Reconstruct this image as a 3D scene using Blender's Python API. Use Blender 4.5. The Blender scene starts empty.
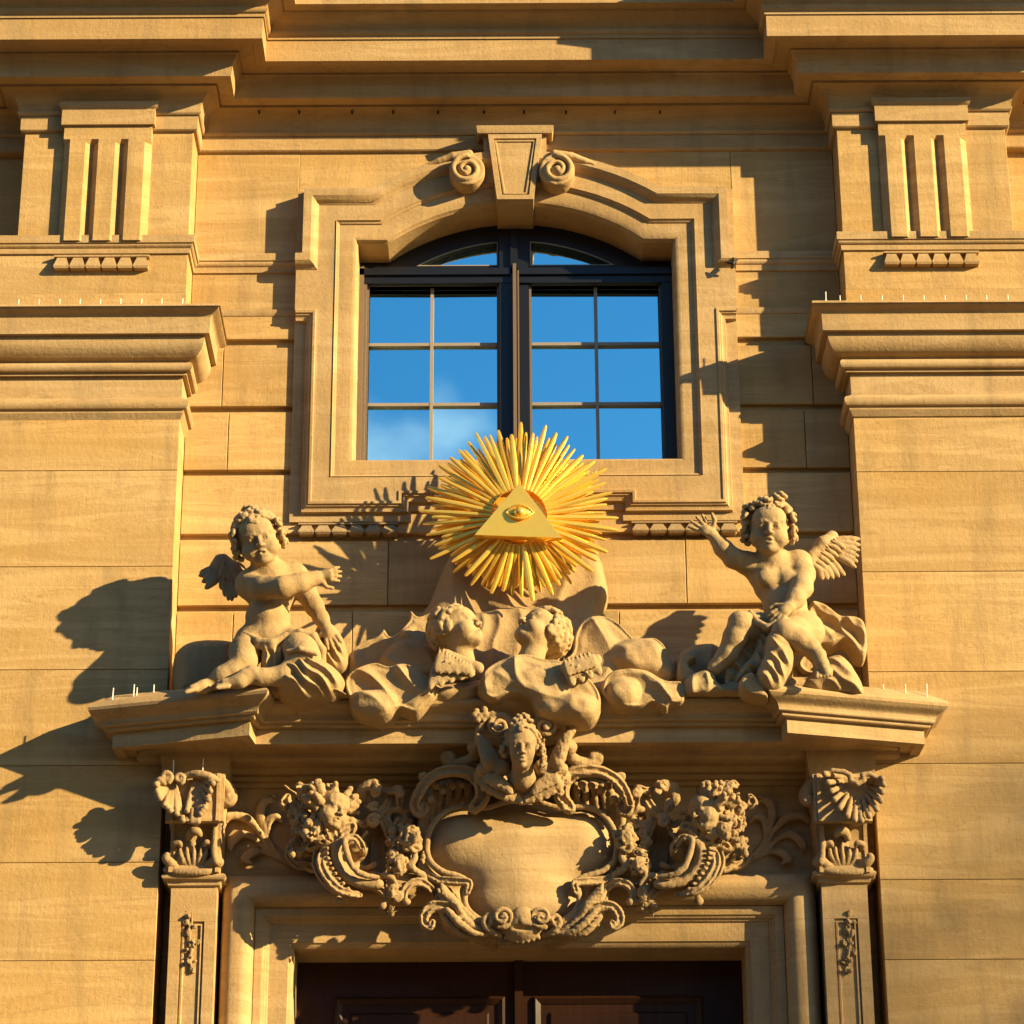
import bpy, bmesh, math, random
import numpy as np
from mathutils import Vector

# ------------------------------------------------------------------ camera, sky, sun, exposure
SC = bpy.context.scene
FPX = 2900.0; PITCH = math.radians(24); ROLL = math.radians(.27)
CX, CY, CZ = -.025, -13.25, 1.6
cam_d = bpy.data.cameras.new('camera'); cam = bpy.data.objects.new('camera', cam_d)
SC.collection.objects.link(cam); SC.camera = cam
cam_d.sensor_width = 36; cam_d.lens = FPX/1024*36; cam_d.clip_end = 5000; cam_d.clip_start = .1
cam.location = (CX, CY, CZ)
cam.rotation_mode = 'XYZ'
from mathutils import Matrix
cam.rotation_euler = (Matrix.Rotation(math.radians(90)+PITCH, 3, 'X') @ Matrix.Rotation(-ROLL, 3, 'Z')).to_euler()

SUN_EL = math.radians(17.8); SUN_AZ = math.radians(63.2)      # azimuth measured from the wall normal (-Y) towards +X
SUN_DIR = Vector((math.cos(SUN_EL)*math.sin(SUN_AZ), -math.cos(SUN_EL)*math.cos(SUN_AZ), math.sin(SUN_EL)))
w = bpy.data.worlds.new('World'); SC.world = w; w.use_nodes = True
nt = w.node_tree; nt.nodes.clear()
wo = nt.nodes.new('ShaderNodeOutputWorld'); bg = nt.nodes.new('ShaderNodeBackground'); sky = nt.nodes.new('ShaderNodeTexSky')
sky.sky_type = 'NISHITA'; sky.sun_disc = False; sky.sun_elevation = SUN_EL
sky.sun_rotation = math.atan2(SUN_DIR.x, SUN_DIR.y)
sky.air_density = 1.0; sky.dust_density = .1; sky.ozone_density = 1.6
# thin drifting clouds in the sky
tc = nt.nodes.new('ShaderNodeTexCoord'); mp = nt.nodes.new('ShaderNodeMapping'); mp.inputs['Scale'].default_value = (9, 9, 14)
no = nt.nodes.new('ShaderNodeTexNoise'); no.inputs['Scale'].default_value = 1.6; no.inputs['Detail'].default_value = 6; no.inputs['Roughness'].default_value = .5
vd = nt.nodes.new('ShaderNodeVectorMath'); vd.operation = 'DISTANCE'; vd.inputs[1].default_value = (-.075, -.905, .405)
dr_ = nt.nodes.new('ShaderNodeMapRange'); dr_.inputs['From Min'].default_value = .02; dr_.inputs['From Max'].default_value = .085; dr_.inputs['To Min'].default_value = .55; dr_.inputs['To Max'].default_value = 0
ad_ = nt.nodes.new('ShaderNodeMath'); ad_.operation = 'ADD'
rp = nt.nodes.new('ShaderNodeMapRange'); rp.inputs['From Min'].default_value = .62; rp.inputs['From Max'].default_value = 1.15; rp.interpolation_type = 'SMOOTHSTEP'
mx = nt.nodes.new('ShaderNodeMix'); mx.data_type = 'RGBA'; mx.inputs['B'].default_value = (4.6, 5.2, 5.9, 1)
L = nt.links.new
L(tc.outputs['Generated'], mp.inputs['Vector']); L(mp.outputs['Vector'], no.inputs['Vector']); L(tc.outputs['Generated'], vd.inputs[0]); L(vd.outputs['Value'], dr_.inputs['Value']); L(dr_.outputs['Result'], ad_.inputs[0]); L(no.outputs['Fac'], ad_.inputs[1]); L(ad_.outputs[0], rp.inputs['Value'])
L(rp.outputs['Result'], mx.inputs['Factor']); hsv = nt.nodes.new('ShaderNodeHueSaturation'); hsv.inputs['Saturation'].default_value = 1.4; L(sky.outputs['Color'], hsv.inputs['Color']); L(hsv.outputs['Color'], mx.inputs['A']); L(mx.outputs['Result'], bg.inputs['Color'])
L(bg.outputs['Background'], wo.inputs['Surface'])
bg.inputs['Strength'].default_value = .070
sl = bpy.data.lights.new('sun', 'SUN'); sl.energy = 5.0; sl.angle = math.radians(.5); sl.color = (1, .775, .40)
so = bpy.data.objects.new('sun', sl); SC.collection.objects.link(so); so.location = (8, -12, 14)
so.rotation_euler = SUN_DIR.to_track_quat('Z', 'Y').to_euler()
SC.view_settings.view_transform = 'Standard'; SC.view_settings.look = 'None'
SC.view_settings.exposure = 1.42; SC.view_settings.gamma = 1

# ------------------------------------------------------------------ measuring helpers
def at(px, py, p=0.):
    """point of the facade seen at picture position px,py whose distance in front of the wall plane is p"""
    a = px-512; b = 512-py
    c, s = math.cos(ROLL), math.sin(ROLL)
    a, b = a*c+b*s, -a*s+b*c
    u = a/FPX; v = b/FPX
    dy = math.cos(PITCH)-v*math.sin(PITCH); dz = math.sin(PITCH)+v*math.cos(PITCH)
    t = (-p-CY)/dy
    return np.array((CX+t*u, p, CZ+t*dz))          # (x, p, z); world y = -p
def zz(py, p=0., px=517): return at(px, py, p)[2]
def xx(px, py, p=0.): return at(px, py, p)[0]

# ------------------------------------------------------------------ scene helpers
col = SC.collection
def setp(o, label=None, cat=None, group=None, kind=None):
    if label: o['label'] = label
    if cat: o['category'] = cat
    if group: o['group'] = group
    if kind: o['kind'] = kind
    return o
def empty(name, loc, label, cat, group=None):
    o = bpy.data.objects.new(name, None); o.empty_display_size = .1
    col.objects.link(o); o.location = loc
    return setp(o, label, cat, group)
def origin(o):
    v = Vector((0, 0, 0))
    while o is not None: v += Vector(o.location); o = o.parent
    return v
def build(name, verts, faces, mat, parent=None, smooth=False, tint=None):
    """verts in world space (x, y, z)"""
    verts = np.asarray(verts, dtype=float)
    if parent is None: o0 = np.array([(verts[:, 0].min()+verts[:, 0].max())/2, (verts[:, 1].min()+verts[:, 1].max())/2, verts[:, 2].min()])
    else: o0 = np.array(origin(parent))
    me = bpy.data.meshes.new(name)
    if isinstance(faces, np.ndarray):
        n = len(faces); k = faces.shape[1]
        me.vertices.add(len(verts)); me.vertices.foreach_set('co', (verts-o0).astype(np.float32).ravel())
        me.loops.add(n*k); me.loops.foreach_set('vertex_index', faces.astype(np.int32).ravel())
        me.polygons.add(n); me.polygons.foreach_set('loop_start', np.arange(0, n*k, k, dtype=np.int32))
        me.update(calc_edges=True)
    else:
        me.from_pydata((verts-o0).tolist(), [], faces)
    if tint is not None:
        at_ = me.attributes.new('tint', 'FLOAT', 'POINT'); at_.data.foreach_set('value', np.asarray(tint, dtype=np.float32))
    if smooth: me.polygons.foreach_set('use_smooth', np.ones(len(me.polygons), dtype=bool))
    me.materials.append(mat)
    o = bpy.data.objects.new(name, me); col.objects.link(o)
    if parent is None: o.location = o0
    else: o.parent = parent
    me.validate()
    return o
def fixn(o, ang=40):
    bm = bmesh.new(); bm.from_mesh(o.data); bmesh.ops.recalc_face_normals(bm, faces=bm.faces)
    for e in bm.edges: e.smooth = (len(e.link_faces) == 2 and e.calc_face_angle(0) < math.radians(ang))
    for f in bm.faces: f.smooth = True
    bm.to_mesh(o.data); bm.free()

class MB:
    """collects boxes and sweeps, (x, p, z) coordinates, and links them as one mesh"""
    def __init__(s): s.v = []; s.f = []; s.t = []
    def add(s, vs, fs, tint=0.):
        b = len(s.v); s.v += [(x, -p, z) for x, p, z in vs]; s.f += [tuple(b+i for i in f) for f in fs]; s.t += [tint]*len(vs)
    def box(s, x0, x1, p0, p1, z0, z1, tint=0., bev=0.):
        if bev:
            # front edges chamfered
            c = [(x0, p0, z0), (x1, p0, z0), (x1, p0, z1), (x0, p0, z1), (x0, p1-bev, z0), (x1, p1-bev, z0), (x1, p1-bev, z1), (x0, p1-bev, z1),
                 (x0+bev, p1, z0+bev), (x1-bev, p1, z0+bev), (x1-bev, p1, z1-bev), (x0+bev, p1, z1-bev)]
            f = [(0, 3, 2, 1), (0, 1, 5, 4), (1, 2, 6, 5), (2, 3, 7, 6), (3, 0, 4, 7), (4, 5, 9, 8), (5, 6, 10, 9), (6, 7, 11, 10), (7, 4, 8, 11), (8, 9, 10, 11)]
            s.add(c, f, tint)
        else:
            c = [(x0, p0, z0), (x1, p0, z0), (x1, p0, z1), (x0, p0, z1), (x0, p1, z0), (x1, p1, z0), (x1, p1, z1), (x0, p1, z1)]
            s.add(c, [(0, 3, 2, 1), (4, 5, 6, 7), (0, 1, 5, 4), (1, 2, 6, 5), (2, 3, 7, 6), (3, 0, 4, 7)], tint)
    def sweep(s, rings, closed=False, tint=0.):
        """rings: list of equal-length closed point loops"""
        n = len(rings[0]); vs = [q for r in rings for q in r]; fs = []
        m = len(rings)
        for i in range(m if closed else m-1):
            j = (i+1) % m
            for k in range(n):
                l = (k+1) % n
                fs.append((i*n+k, i*n+l, j*n+l, j*n+k))
        if not closed: fs.append(tuple(range(n))); fs.append(tuple((m-1)*n+k for k in reversed(range(n))))
        s.add(vs, fs, tint)
    def tube(s, pts, r, n=8, cap=True):
        rings = []; pts = [np.array(q, float) for q in pts]
        for i, q in enumerate(pts):
            d = pts[min(i+1, len(pts)-1)]-pts[max(i-1, 0)]; d /= np.linalg.norm(d)+1e-9
            u = np.cross(d, (0, 1, .01)); u /= np.linalg.norm(u)+1e-9; v = np.cross(d, u)
            rr = r[i] if hasattr(r, '__len__') else r
            rings.append([tuple(q+rr*(math.cos(a)*u+math.sin(a)*v)) for a in [2*math.pi*k/n for k in range(n)]])
        s.sweep(rings)
    def out(s, name, mat, parent=None, ang=35, smooth=True):
        o = build(name, s.v, s.f, mat, parent, tint=s.t)
        fixn(o, ang)
        return o

def mitre2(path, closed=False):
    """unit offset vectors for a 2D path; outward = (dy, -dx)"""
    P = [np.array(q, float) for q in path]; n = len(P); out = []
    for i in range(n):
        a = P[i-1] if (i > 0 or closed) else None; b = P[(i+1) % n] if (i < n-1 or closed) else None
        ns = []
        if a is not None: d = P[i]-a; d /= np.linalg.norm(d); ns.append(np.array((d[1], -d[0])))
        if b is not None: d = b-P[i]; d /= np.linalg.norm(d); ns.append(np.array((d[1], -d[0])))
        if len(ns) == 1: out.append(ns[0])
        else:
            m = ns[0]+ns[1]; m /= np.linalg.norm(m); out.append(m/max(.3, m.dot(ns[0])))
    return out
def mould(mb, plan, prof, tint=0., closed=False):
    """plan: (x, p) corners left to right; prof: (offset outwards, z) loop"""
    pl = [(x, -p) for x, p in plan]; mt = mitre2(pl, closed)
    rings = [[(q[0]+m[0]*o, -(q[1]+m[1]*o), z) for o, z in prof] for q, m in zip(pl, mt)]
    mb.sweep(rings, closed, tint)
def frame(mb, path, prof, closed=False, tint=0.):
    """path: (x, z) points in elevation; prof: (offset to the left-outside, p) loop"""
    mt = mitre2(path, closed)
    rings = [[(q[0]+m[0]*o, p, q[1]+m[1]*o) for o, p in prof] for q, m in zip(path, mt)]
    mb.sweep(rings, closed, tint)
def arc(a, b, kind, n=6):
    """profile arc from a to b: 'v' bulges outwards, 'c' is hollow, 's'/'z' are cymas, 't' half round (outwards)"""
    (x0, y0), (x1, y1) = a, b; r = []
    for i in range(1, n+1):
        t = i/n
        if kind == 'a': u, w_ = math.sin(t*math.pi/2), 1-math.cos(t*math.pi/2)     # first coordinate moves first
        elif kind == 'b': u, w_ = 1-math.cos(t*math.pi/2), math.sin(t*math.pi/2)   # second coordinate moves first
        elif kind == 's': u, w_ = (1-math.cos(t*math.pi))/2, t
        elif kind == 'z': u, w_ = t, (1-math.cos(t*math.pi))/2
        r.append((x0+(x1-x0)*u, y0+(y1-y0)*w_))
    return r
def bead(a, b, d, n=6):
    """half round from a to b bulging by d in the first coordinate"""
    return [(a[0]+(b[0]-a[0])*(1-math.cos(math.pi*i/n))/2+d*math.sin(math.pi*i/n), a[1]+(b[1]-a[1])*(1-math.cos(math.pi*i/n))/2) for i in range(1, n+1)]
def plate(name, outer, holes, p0, p1, mat, parent, bev=0.):
    cu = bpy.data.curves.new('tmp', 'CURVE'); cu.dimensions = '2D'; cu.fill_mode = 'BOTH'; cu.extrude = (p1-p0)/2
    for lp in [outer]+holes:
        sp = cu.splines.new('POLY'); sp.points.add(len(lp)-1)
        for q, (x, z) in zip(sp.points, lp): q.co = (x, z, 0, 1)
        sp.use_cyclic_u = True
    to = bpy.data.objects.new('tmp', cu); col.objects.link(to)
    dg = bpy.context.evaluated_depsgraph_get(); me = bpy.data.meshes.new_from_object(to.evaluated_get(dg))
    vs = [(v.co.x, -(v.co.z+(p0+p1)/2), v.co.y) for v in me.vertices]; fs = [tuple(f.vertices) for f in me.polygons]
    bpy.data.objects.remove(to); bpy.data.curves.remove(cu); bpy.data.meshes.remove(me)
    o = build(name, vs, fs, mat, parent)
    bm = bmesh.new(); bm.from_mesh(o.data); bmesh.ops.remove_doubles(bm, verts=bm.verts, dist=1e-5); bm.to_mesh(o.data); bm.free()
    fixn(o); return o
def join(name, objs, mat, parent):
    """merge freshly built meshes into one"""
    bm = bmesh.new()
    for o in objs: bm.from_mesh(o.data)
    me = objs[0].data.copy(); bm.to_mesh(me); bm.free(); me.name = name
    for o in objs: bpy.data.objects.remove(o)
    o = bpy.data.objects.new(name, me); col.objects.link(o); o.parent = parent
    return o

# ------------------------------------------------------------------ materials
def nodes(name):
    m = bpy.data.materials.new(name); m.use_nodes = True; t = m.node_tree
    return m, t, t.nodes['Principled BSDF'], t.links.new
def stone(name, c1, c2, c3, tool=.35, grain=.5, rough=.9, grime=.25, streak=1.):
    m, t, b, L = nodes(name); N = t.nodes.new
    g = N('ShaderNodeNewGeometry')
    ta = N('ShaderNodeAttribute'); ta.attribute_name = 'tint'      # every block has its own bedding
    cx_ = N('ShaderNodeCombineXYZ'); va = N('ShaderNodeVectorMath'); va.operation = 'SCALE'; va.inputs['Scale'].default_value = 47.
    L(ta.outputs['Fac'], cx_.inputs['X']); L(ta.outputs['Fac'], cx_.inputs['Z']); L(cx_.outputs[0], va.inputs[0])
    vb = N('ShaderNodeVectorMath'); vb.operation = 'ADD'; L(g.outputs['Position'], vb.inputs[0]); L(va.outputs[0], vb.inputs[1])
    def noise(scale, sc3, det=4, ro=.5, dist=0.):
        mp = N('ShaderNodeMapping'); mp.inputs['Scale'].default_value = sc3; L(vb.outputs[0], mp.inputs['Vector'])
        n = N('ShaderNodeTexNoise'); n.inputs['Scale'].default_value = scale; n.inputs['Detail'].default_value = det
        n.inputs['Roughness'].default_value = ro; n.inputs['Distortion'].default_value = dist; L(mp.outputs['Vector'], n.inputs['Vector']); return n
    def mr(src, a, b_, c=0., d=1.):
        r = N('ShaderNodeMapRange'); r.inputs['From Min'].default_value = a; r.inputs['From Max'].default_value = b_
        r.inputs['To Min'].default_value = c; r.inputs['To Max'].default_value = d; L(src, r.inputs['Value']); return r.outputs['Result']
    def mix(f, a, b_, mode='MIX'):
        x = N('ShaderNodeMix'); x.data_type = 'RGBA'; x.blend_type = mode
        for k, v in (('Factor', f), ('A', a), ('B', b_)):
            if isinstance(v, (int, float, tuple)): x.inputs[k].default_value = v
            else: L(v, x.inputs[k])
        return x.outputs['Result']
    big = noise(.9, (1, 1, 1.3), 4); bed = noise(1.7, (.45, 1, 5), 6, .62, 1.5); run = noise(3.2, (2.2, 1, .35), 5, .65, .4); med = noise(9, (1, 1, 1), 6, .65); fine = noise(260, (1, 1, 1), 2)
    c = mix(mr(bed.outputs['Fac'], .35, .68, 0, streak), c1, c2)
    c = mix(mr(big.outputs['Fac'], .42, .72, 0, .6), c, c3)
    c = mix(mr(run.outputs['Fac'], .50, .74, 0, .55), c, (c1[0]*.62, c1[1]*.66, c1[2]*.80, 1))
    ab = N('ShaderNodeMath'); ab.operation = 'SUBTRACT'; ab.inputs[1].default_value = .5; L(bed.outputs['Fac'], ab.inputs[0])
    ab2 = N('ShaderNodeMath'); ab2.operation = 'ABSOLUTE'; L(ab.outputs[0], ab2.inputs[0])
    c = mix(mr(ab2.outputs[0], 0, .012, .38*streak, 0), c, (c1[0]*.62, c1[1]*.52, c1[2]*.45, 1))
    at_ = N('ShaderNodeAttribute'); at_.attribute_name = 'tint'
    hs = N('ShaderNodeHueSaturation'); L(c, hs.inputs['Color'])
    ad = N('ShaderNodeMath'); ad.operation = 'ADD'; ad.inputs[1].default_value = 1; L(at_.outputs['Fac'], ad.inputs[0]); L(ad.outputs[0], hs.inputs['Value'])
    c = mix(mr(med.outputs['Fac'], .56, .78, 0, grime), hs.outputs['Color'], tuple(v*.45 for v in c1[:3])+(1,))
    c = mix(mr(fine.outputs['Fac'], .3, .7, 0, .22), c, (.9, .86, .8, 1), 'MULTIPLY')
    spot = noise(38, (1, 1, 1), 2, .5)
    c = mix(mr(spot.outputs['Fac'], .74, .80, 0, .5), c, tuple(v*.3 for v in c1[:3])+(1,))
    L(c, b.inputs['Base Color']); b.inputs['Roughness'].default_value = rough
    b.inputs['Specular IOR Level'].default_value = .25
    tl = noise(60, (1.6, 1.6, .05), 3, .6); pit = noise(45, (1, 1, 1), 5, .7)
    b1 = N('ShaderNodeBump'); b1.inputs['Strength'].default_value = tool; b1.inputs['Distance'].default_value = .004; L(tl.outputs['Fac'], b1.inputs['Height'])
    b2 = N('ShaderNodeBump'); b2.inputs['Strength'].default_value = grain; b2.inputs['Distance'].default_value = .006; L(pit.outputs['Fac'], b2.inputs['Height']); L(b1.outputs['Normal'], b2.inputs['Normal'])
    L(b2.outputs['Normal'], b.inputs['Normal'])
    return m
M = {}
M['wall'] = stone('sandstone_ashlar', (0.384, 0.248, 0.100, 1), (0.536, 0.364, 0.172, 1), (0.440, 0.248, 0.064, 1), tool=.18, grain=.5, grime=.30, streak=1.)
M['trim'] = stone('sandstone_trim', (0.368, 0.244, 0.112, 1), (0.480, 0.336, 0.176, 1), (0.376, 0.220, 0.076, 1), tool=.14, grain=.5, grime=.35)
M['carved'] = stone('sandstone_carved', (0.384, 0.260, 0.124, 1), (0.440, 0.312, 0.160, 1), (0.320, 0.204, 0.088, 1), tool=0., grain=.9, grime=.5, streak=.6)
M['relief'] = stone('sandstone_relief', (0.336, 0.224, 0.108, 1), (0.392, 0.268, 0.132, 1), (0.272, 0.172, 0.076, 1), tool=0., grain=1., grime=.6, streak=.6)
M['dusk'] = stone('sandstone_weathered', (0.320, 0.220, 0.116, 1), (0.376, 0.264, 0.144, 1), (0.280, 0.184, 0.092, 1), tool=0., grain=.7, grime=.5, streak=.6)
def simple(name, c, rough=.5, metal=0., bump=0., scale=30, var=.0):
    m, t, b, L = nodes(name); N = t.nodes.new
    b.inputs['Base Color'].default_value = (*c, 1); b.inputs['Roughness'].default_value = rough; b.inputs['Metallic'].default_value = metal
    g = N('ShaderNodeNewGeometry'); n = N('ShaderNodeTexNoise'); n.inputs['Scale'].default_value = scale; n.inputs['Detail'].default_value = 4; L(g.outputs['Position'], n.inputs['Vector'])
    if var:
        x = N('ShaderNodeMix'); x.data_type = 'RGBA'; x.inputs['A'].default_value = (*c, 1); x.inputs['B'].default_value = (*[v*(1-var) for v in c], 1)
        L(n.outputs['Fac'], x.inputs['Factor']); L(x.outputs['Result'], b.inputs['Base Color'])
    if bump:
        bb = N('ShaderNodeBump'); bb.inputs['Strength'].default_value = bump; bb.inputs['Distance'].default_value = .003; L(n.outputs['Fac'], bb.inputs['Height']); L(bb.outputs['Normal'], b.inputs['Normal'])
    return m
M['gold'] = simple('gilded_metal', (1., .63, .10), .24, .62, .25, 60, .10)
M['frame'] = simple('dark_painted_timber', (.006, .006, .008), .4, 0, .1, 40, .2)
M['bar'] = simple('grey_glazing_bar', (.30, .25, .20), .45, 0, .1, 40, .2)
M['lead'] = simple('grey_brown_jamb', (.16, .11, .07), .5, 0, .1, 40, .2)
M['wire'] = simple('steel_spike', (.80, .78, .72), .45, .1, 0, 40, .1)
M['iron'] = simple('black_iron', (.02, .018, .016), .6, .4, .2, 60, .2)
def oak():
    m, t, b, L = nodes('dark_stained_oak'); N = t.nodes.new; g = N('ShaderNodeNewGeometry'); mp = N('ShaderNodeMapping'); mp.inputs['Scale'].default_value = (22, 1, 1.6)
    n = N('ShaderNodeTexNoise'); n.inputs['Scale'].default_value = 3; n.inputs['Detail'].default_value = 5; L(g.outputs['Position'], mp.inputs['Vector']); L(mp.outputs['Vector'], n.inputs['Vector'])
    x = N('ShaderNodeMix'); x.data_type = 'RGBA'; x.inputs['A'].default_value = (.050, .018, .007, 1); x.inputs['B'].default_value = (.022, .008, .004, 1)
    L(n.outputs['Fac'], x.inputs['Factor']); L(x.outputs['Result'], b.inputs['Base Color']); b.inputs['Roughness'].default_value = .45
    bb = N('ShaderNodeBump'); bb.inputs['Strength'].default_value = .2; bb.inputs['Distance'].default_value = .002; L(n.outputs['Fac'], bb.inputs['Height']); L(bb.outputs['Normal'], b.inputs['Normal'])
    return m
M['oak'] = oak()
M['oak'].node_tree.nodes['Principled BSDF'].inputs['Specular IOR Level'].default_value = .2
def glassm():
    m, t, b, L = nodes('coated_window_glass'); N = t.nodes.new
    b.inputs['Base Color'].default_value = (.66, 1, 1, 1); b.inputs['Metallic'].default_value = 1; b.inputs['Roughness'].default_value = .015
    g = N('ShaderNodeNewGeometry'); n = N('ShaderNodeTexNoise'); n.inputs['Scale'].default_value = 1.6; n.inputs['Detail'].default_value = 1; L(g.outputs['Position'], n.inputs['Vector'])
    bb = N('ShaderNodeBump'); bb.inputs['Strength'].default_value = .25; bb.inputs['Distance'].default_value = .004; L(n.outputs['Fac'], bb.inputs['Height']); L(bb.outputs['Normal'], b.inputs['Normal'])
    return m
M['glass'] = glassm()
# ------------------------------------------------------------------ ground
def ground():
    m, t, b, L = nodes('pale_paving'); N = t.nodes.new; g = N('ShaderNodeNewGeometry')
    br = N('ShaderNodeTexBrick'); br.inputs['Scale'].default_value = 2.5; br.inputs['Color1'].default_value = (.11, .08, .05, 1); br.inputs['Color2'].default_value = (.09, .065, .045, 1)
    br.inputs['Mortar'].default_value = (.03, .025, .02, 1); L(g.outputs['Position'], br.inputs['Vector']); L(br.outputs['Color'], b.inputs['Base Color']); b.inputs['Roughness'].default_value = .9
    s = 600
    o = build('ground', [(-s, -s, 0), (s, -s, 0), (s, s, 0), (-s, s, 0)], [(0, 1, 2, 3)], m); o['kind'] = 'structure'
ground()
def sky_blocker(name, label, x0, x1, y0, y1, pts):
    # unseen masonry block added to cut the sky light; front outline (x, z) is pts
    root = empty(name, ((x0+x1)/2, (y0+y1)/2, 0), label, 'building')
    mb = MB(); mb.sweep([[(x, p, z_) for x, z_ in pts] for p in (-y1, -y0)]); mb.out('wall', M['dusk'], root)
    h = min(z_ for x, z_ in pts if z_ > 1); nx = int((x1-x0)/3.4)
    for fl in range(int(h/3.6)):
        for i in range(nx):
            x = x0+(i+.5)*(x1-x0)/nx; z0 = 1.2+fl*3.6; yf = y1 if y1 < 0 else y0
            mb = MB(); mb.box(x-.6, x+.6, -yf-.05, -yf+.03, z0, z0+1.9); mb.out('window', M['frame'], root)
sky_blocker('added_terrace', 'long unseen terrace facing the portal, added to cut low sky light on the facade', -60, 22, -44, -32, [(-60, 0), (22, 0), (22, 12.5), (20, 15.8), (-58, 15.8), (-60, 12.5)])
def shade_tree():  # added out of view on the sun ray, thinly shades the facade's lower right
    ux, ez = math.tan(SUN_AZ), math.tan(SUN_EL)/math.cos(SUN_AZ); t = 21.
    c = np.array((2.9+ux*t, -t, 3.75+ez*t)); rr = np.random.RandomState(5)
    root = empty('added_shade_tree', (c[0], c[1], 0), 'tall thin-leaved unseen tree, added towards the sun to shade the lower right of the facade', 'tree')
    mb = MB(); mb.tube([(c[0], t, 0), (c[0]+.2, t, c[2]*.5), (c[0], t, c[2]+1)], [.45, .3, .08], 10)
    for i in range(9):
        a = i*2.4; z0 = c[2]-2.6+.45*i; mb.tube([(c[0], t, z0), (c[0]+1.6*math.cos(a), t+1.6*math.sin(a), z0+1.1)], [.1, .03], 6)
    mb.out('trunk', M['oak'], root)
    n = 2600; d = rr.normal(size=(n, 3)); d /= np.linalg.norm(d, axis=1)[:, None]; q = c+d*(rr.rand(n, 1)**.45)*np.array((3.0, 2.6, 2.7))
    u = rr.normal(size=(n, 3)); u /= np.linalg.norm(u, axis=1)[:, None]; v = np.cross(u, rr.normal(size=(n, 3))); v /= np.linalg.norm(v, axis=1)[:, None]; s_ = .085
    vs = np.stack([q-u*s_*1.3, q+v*s_*.7, q+u*s_*1.3, q-v*s_*.7], 1).reshape(-1, 3); fs = np.arange(4*n).reshape(-1, 4)
    build('crown', vs, fs, simple('leaf_green', (.06, .09, .025), .6, 0, 0, 5, .4), root)
shade_tree()

FAC = empty('baroque_facade', (0, 0, 0), 'golden sandstone baroque facade with giant pilasters, heavy cornice, arched window and portal', 'building')
XP, XB, PP = 1.68, 2.56, .215          # inner edge of the giant pilasters, outer edge of the frieze blocks, projection
R = random.Random(4)
def tn(a=.14): return R.uniform(-a, a)

# ---------------- window opening outline
XO = .82; ZS = zz(457, .045); ZE = zz(241.5, .03); XA = .665; ZC = zz(204, .03)
ch, sg = XA, ZC-ZE; RA = (ch*ch+sg*sg)/(2*sg); ZO = ZC-RA
def arch_pts(off=0., n=24):
    th = math.asin(XA/RA)
    return [((RA+off)*math.sin(-th+2*th*i/n), ZO+(RA+off)*math.cos(-th+2*th*i/n)) for i in range(n+1)]
def OP(d, n=24):
    r = RA+d; zc = ZE+d; xj = math.sqrt(max(r*r-(zc-ZO)**2, 1e-6)); t = math.asin(xj/r)
    return [(-XO-d, ZS-d), (-XO-d, zc)]+[(r*math.sin(-t+2*t*i/n), ZO+r*math.cos(-t+2*t*i/n)) for i in range(n+1)]+[(XO+d, zc), (XO+d, ZS-d)]
def UP(d, n=24):
    q = OP(.205+d, n)[1:-1]; zb = zz(268, .07)+d; xm = XO+.205+d
    return [(-XE-.004, zb), (-xm, zb)]+q+[(xm, zb), (XE+.004, zb)]
def frame_fn(mb, fn, prof, closed=False):
    ps = [fn(o) for o, p in prof]; n = len(ps[0])
    mb.sweep([[(ps[j][i][0], prof[j][1], ps[j][i][1]) for j in range(len(prof))] for i in range(n)][::-1], closed)
# clockwise seen from the front (left up, across, right down): outward = left of travel
OPEN = [(-XO, ZS), (-XO, ZE)]+arch_pts()+[(XO, ZE), (XO, ZS)]
def flip(path):   # mitre2's outward is to the right of travel; travel right to left to push outwards
    return list(reversed(path))
def offs(path, d, closed=True):
    mt = mitre2(flip(path), closed); pts = [(q[0]+m[0]*d, q[1]+m[1]*d) for q, m in zip(flip(path), mt)]
    return list(reversed(pts))
PB = -.06   # the portal stands back from the wall plane
XDR = .33   # door surround width
ZD = zz(948, .10+PB); XD = xx(747.6, 948, .1+PB)-.012
XE = 1.136

# ---------------- recessed wall in courses
mb = MB()
def course(py0, py1, xs, p1=0., dp=-.04, jt=.004):
    z1, z0 = zz(py0), zz(py1)
    for a, b in zip(xs[:-1], xs[1:]):
        mb.box(a+jt/2, b-jt/2, dp, p1, z0, z1, tn(), .0025)
XE = 1.136
for sgn in (-1, 1):
    j = xx(297 if sgn < 0 else 730, 200)*sgn
    course(140, 258, sorted([sgn*XP, sgn*XE])); course(258, 311, sorted([sgn*XP, sgn*.9])); course(311.5, 338, sorted([sgn*XP, sgn*.9]))
    course(346.5, 405, sorted([sgn*XP, sgn*(1.50 if sgn < 0 else XP*.9), sgn*.9])); course(411, 468.5, sorted([sgn*XP, sgn*1.46, sgn*.9])); course(474, 532.5, sorted([sgn*XP, sgn*.9]))
plate('wall_panel', [(-XE*.5+.001, zz(262)), (XE*.5-.001, zz(262)), (XE*.5-.001, zz(141)), (-XE*.5+.001, zz(141))], [], -.04, 0, M['wall'], FAC) if 0 else None; course(505, 532.6, [-.9, 0, .9])
course(540, 604, [-XP, xx(388, 570), xx(517, 570), xx(686, 570), XP]); course(611, 668, [-XP, -1.4, xx(352, 640), 0, .5, 1.1, XP]); course(675, 740, [-XP, -.8, 0, .9, XP])
mb.out('wall', M['wall'], FAC)
zt = 12.4
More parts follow.
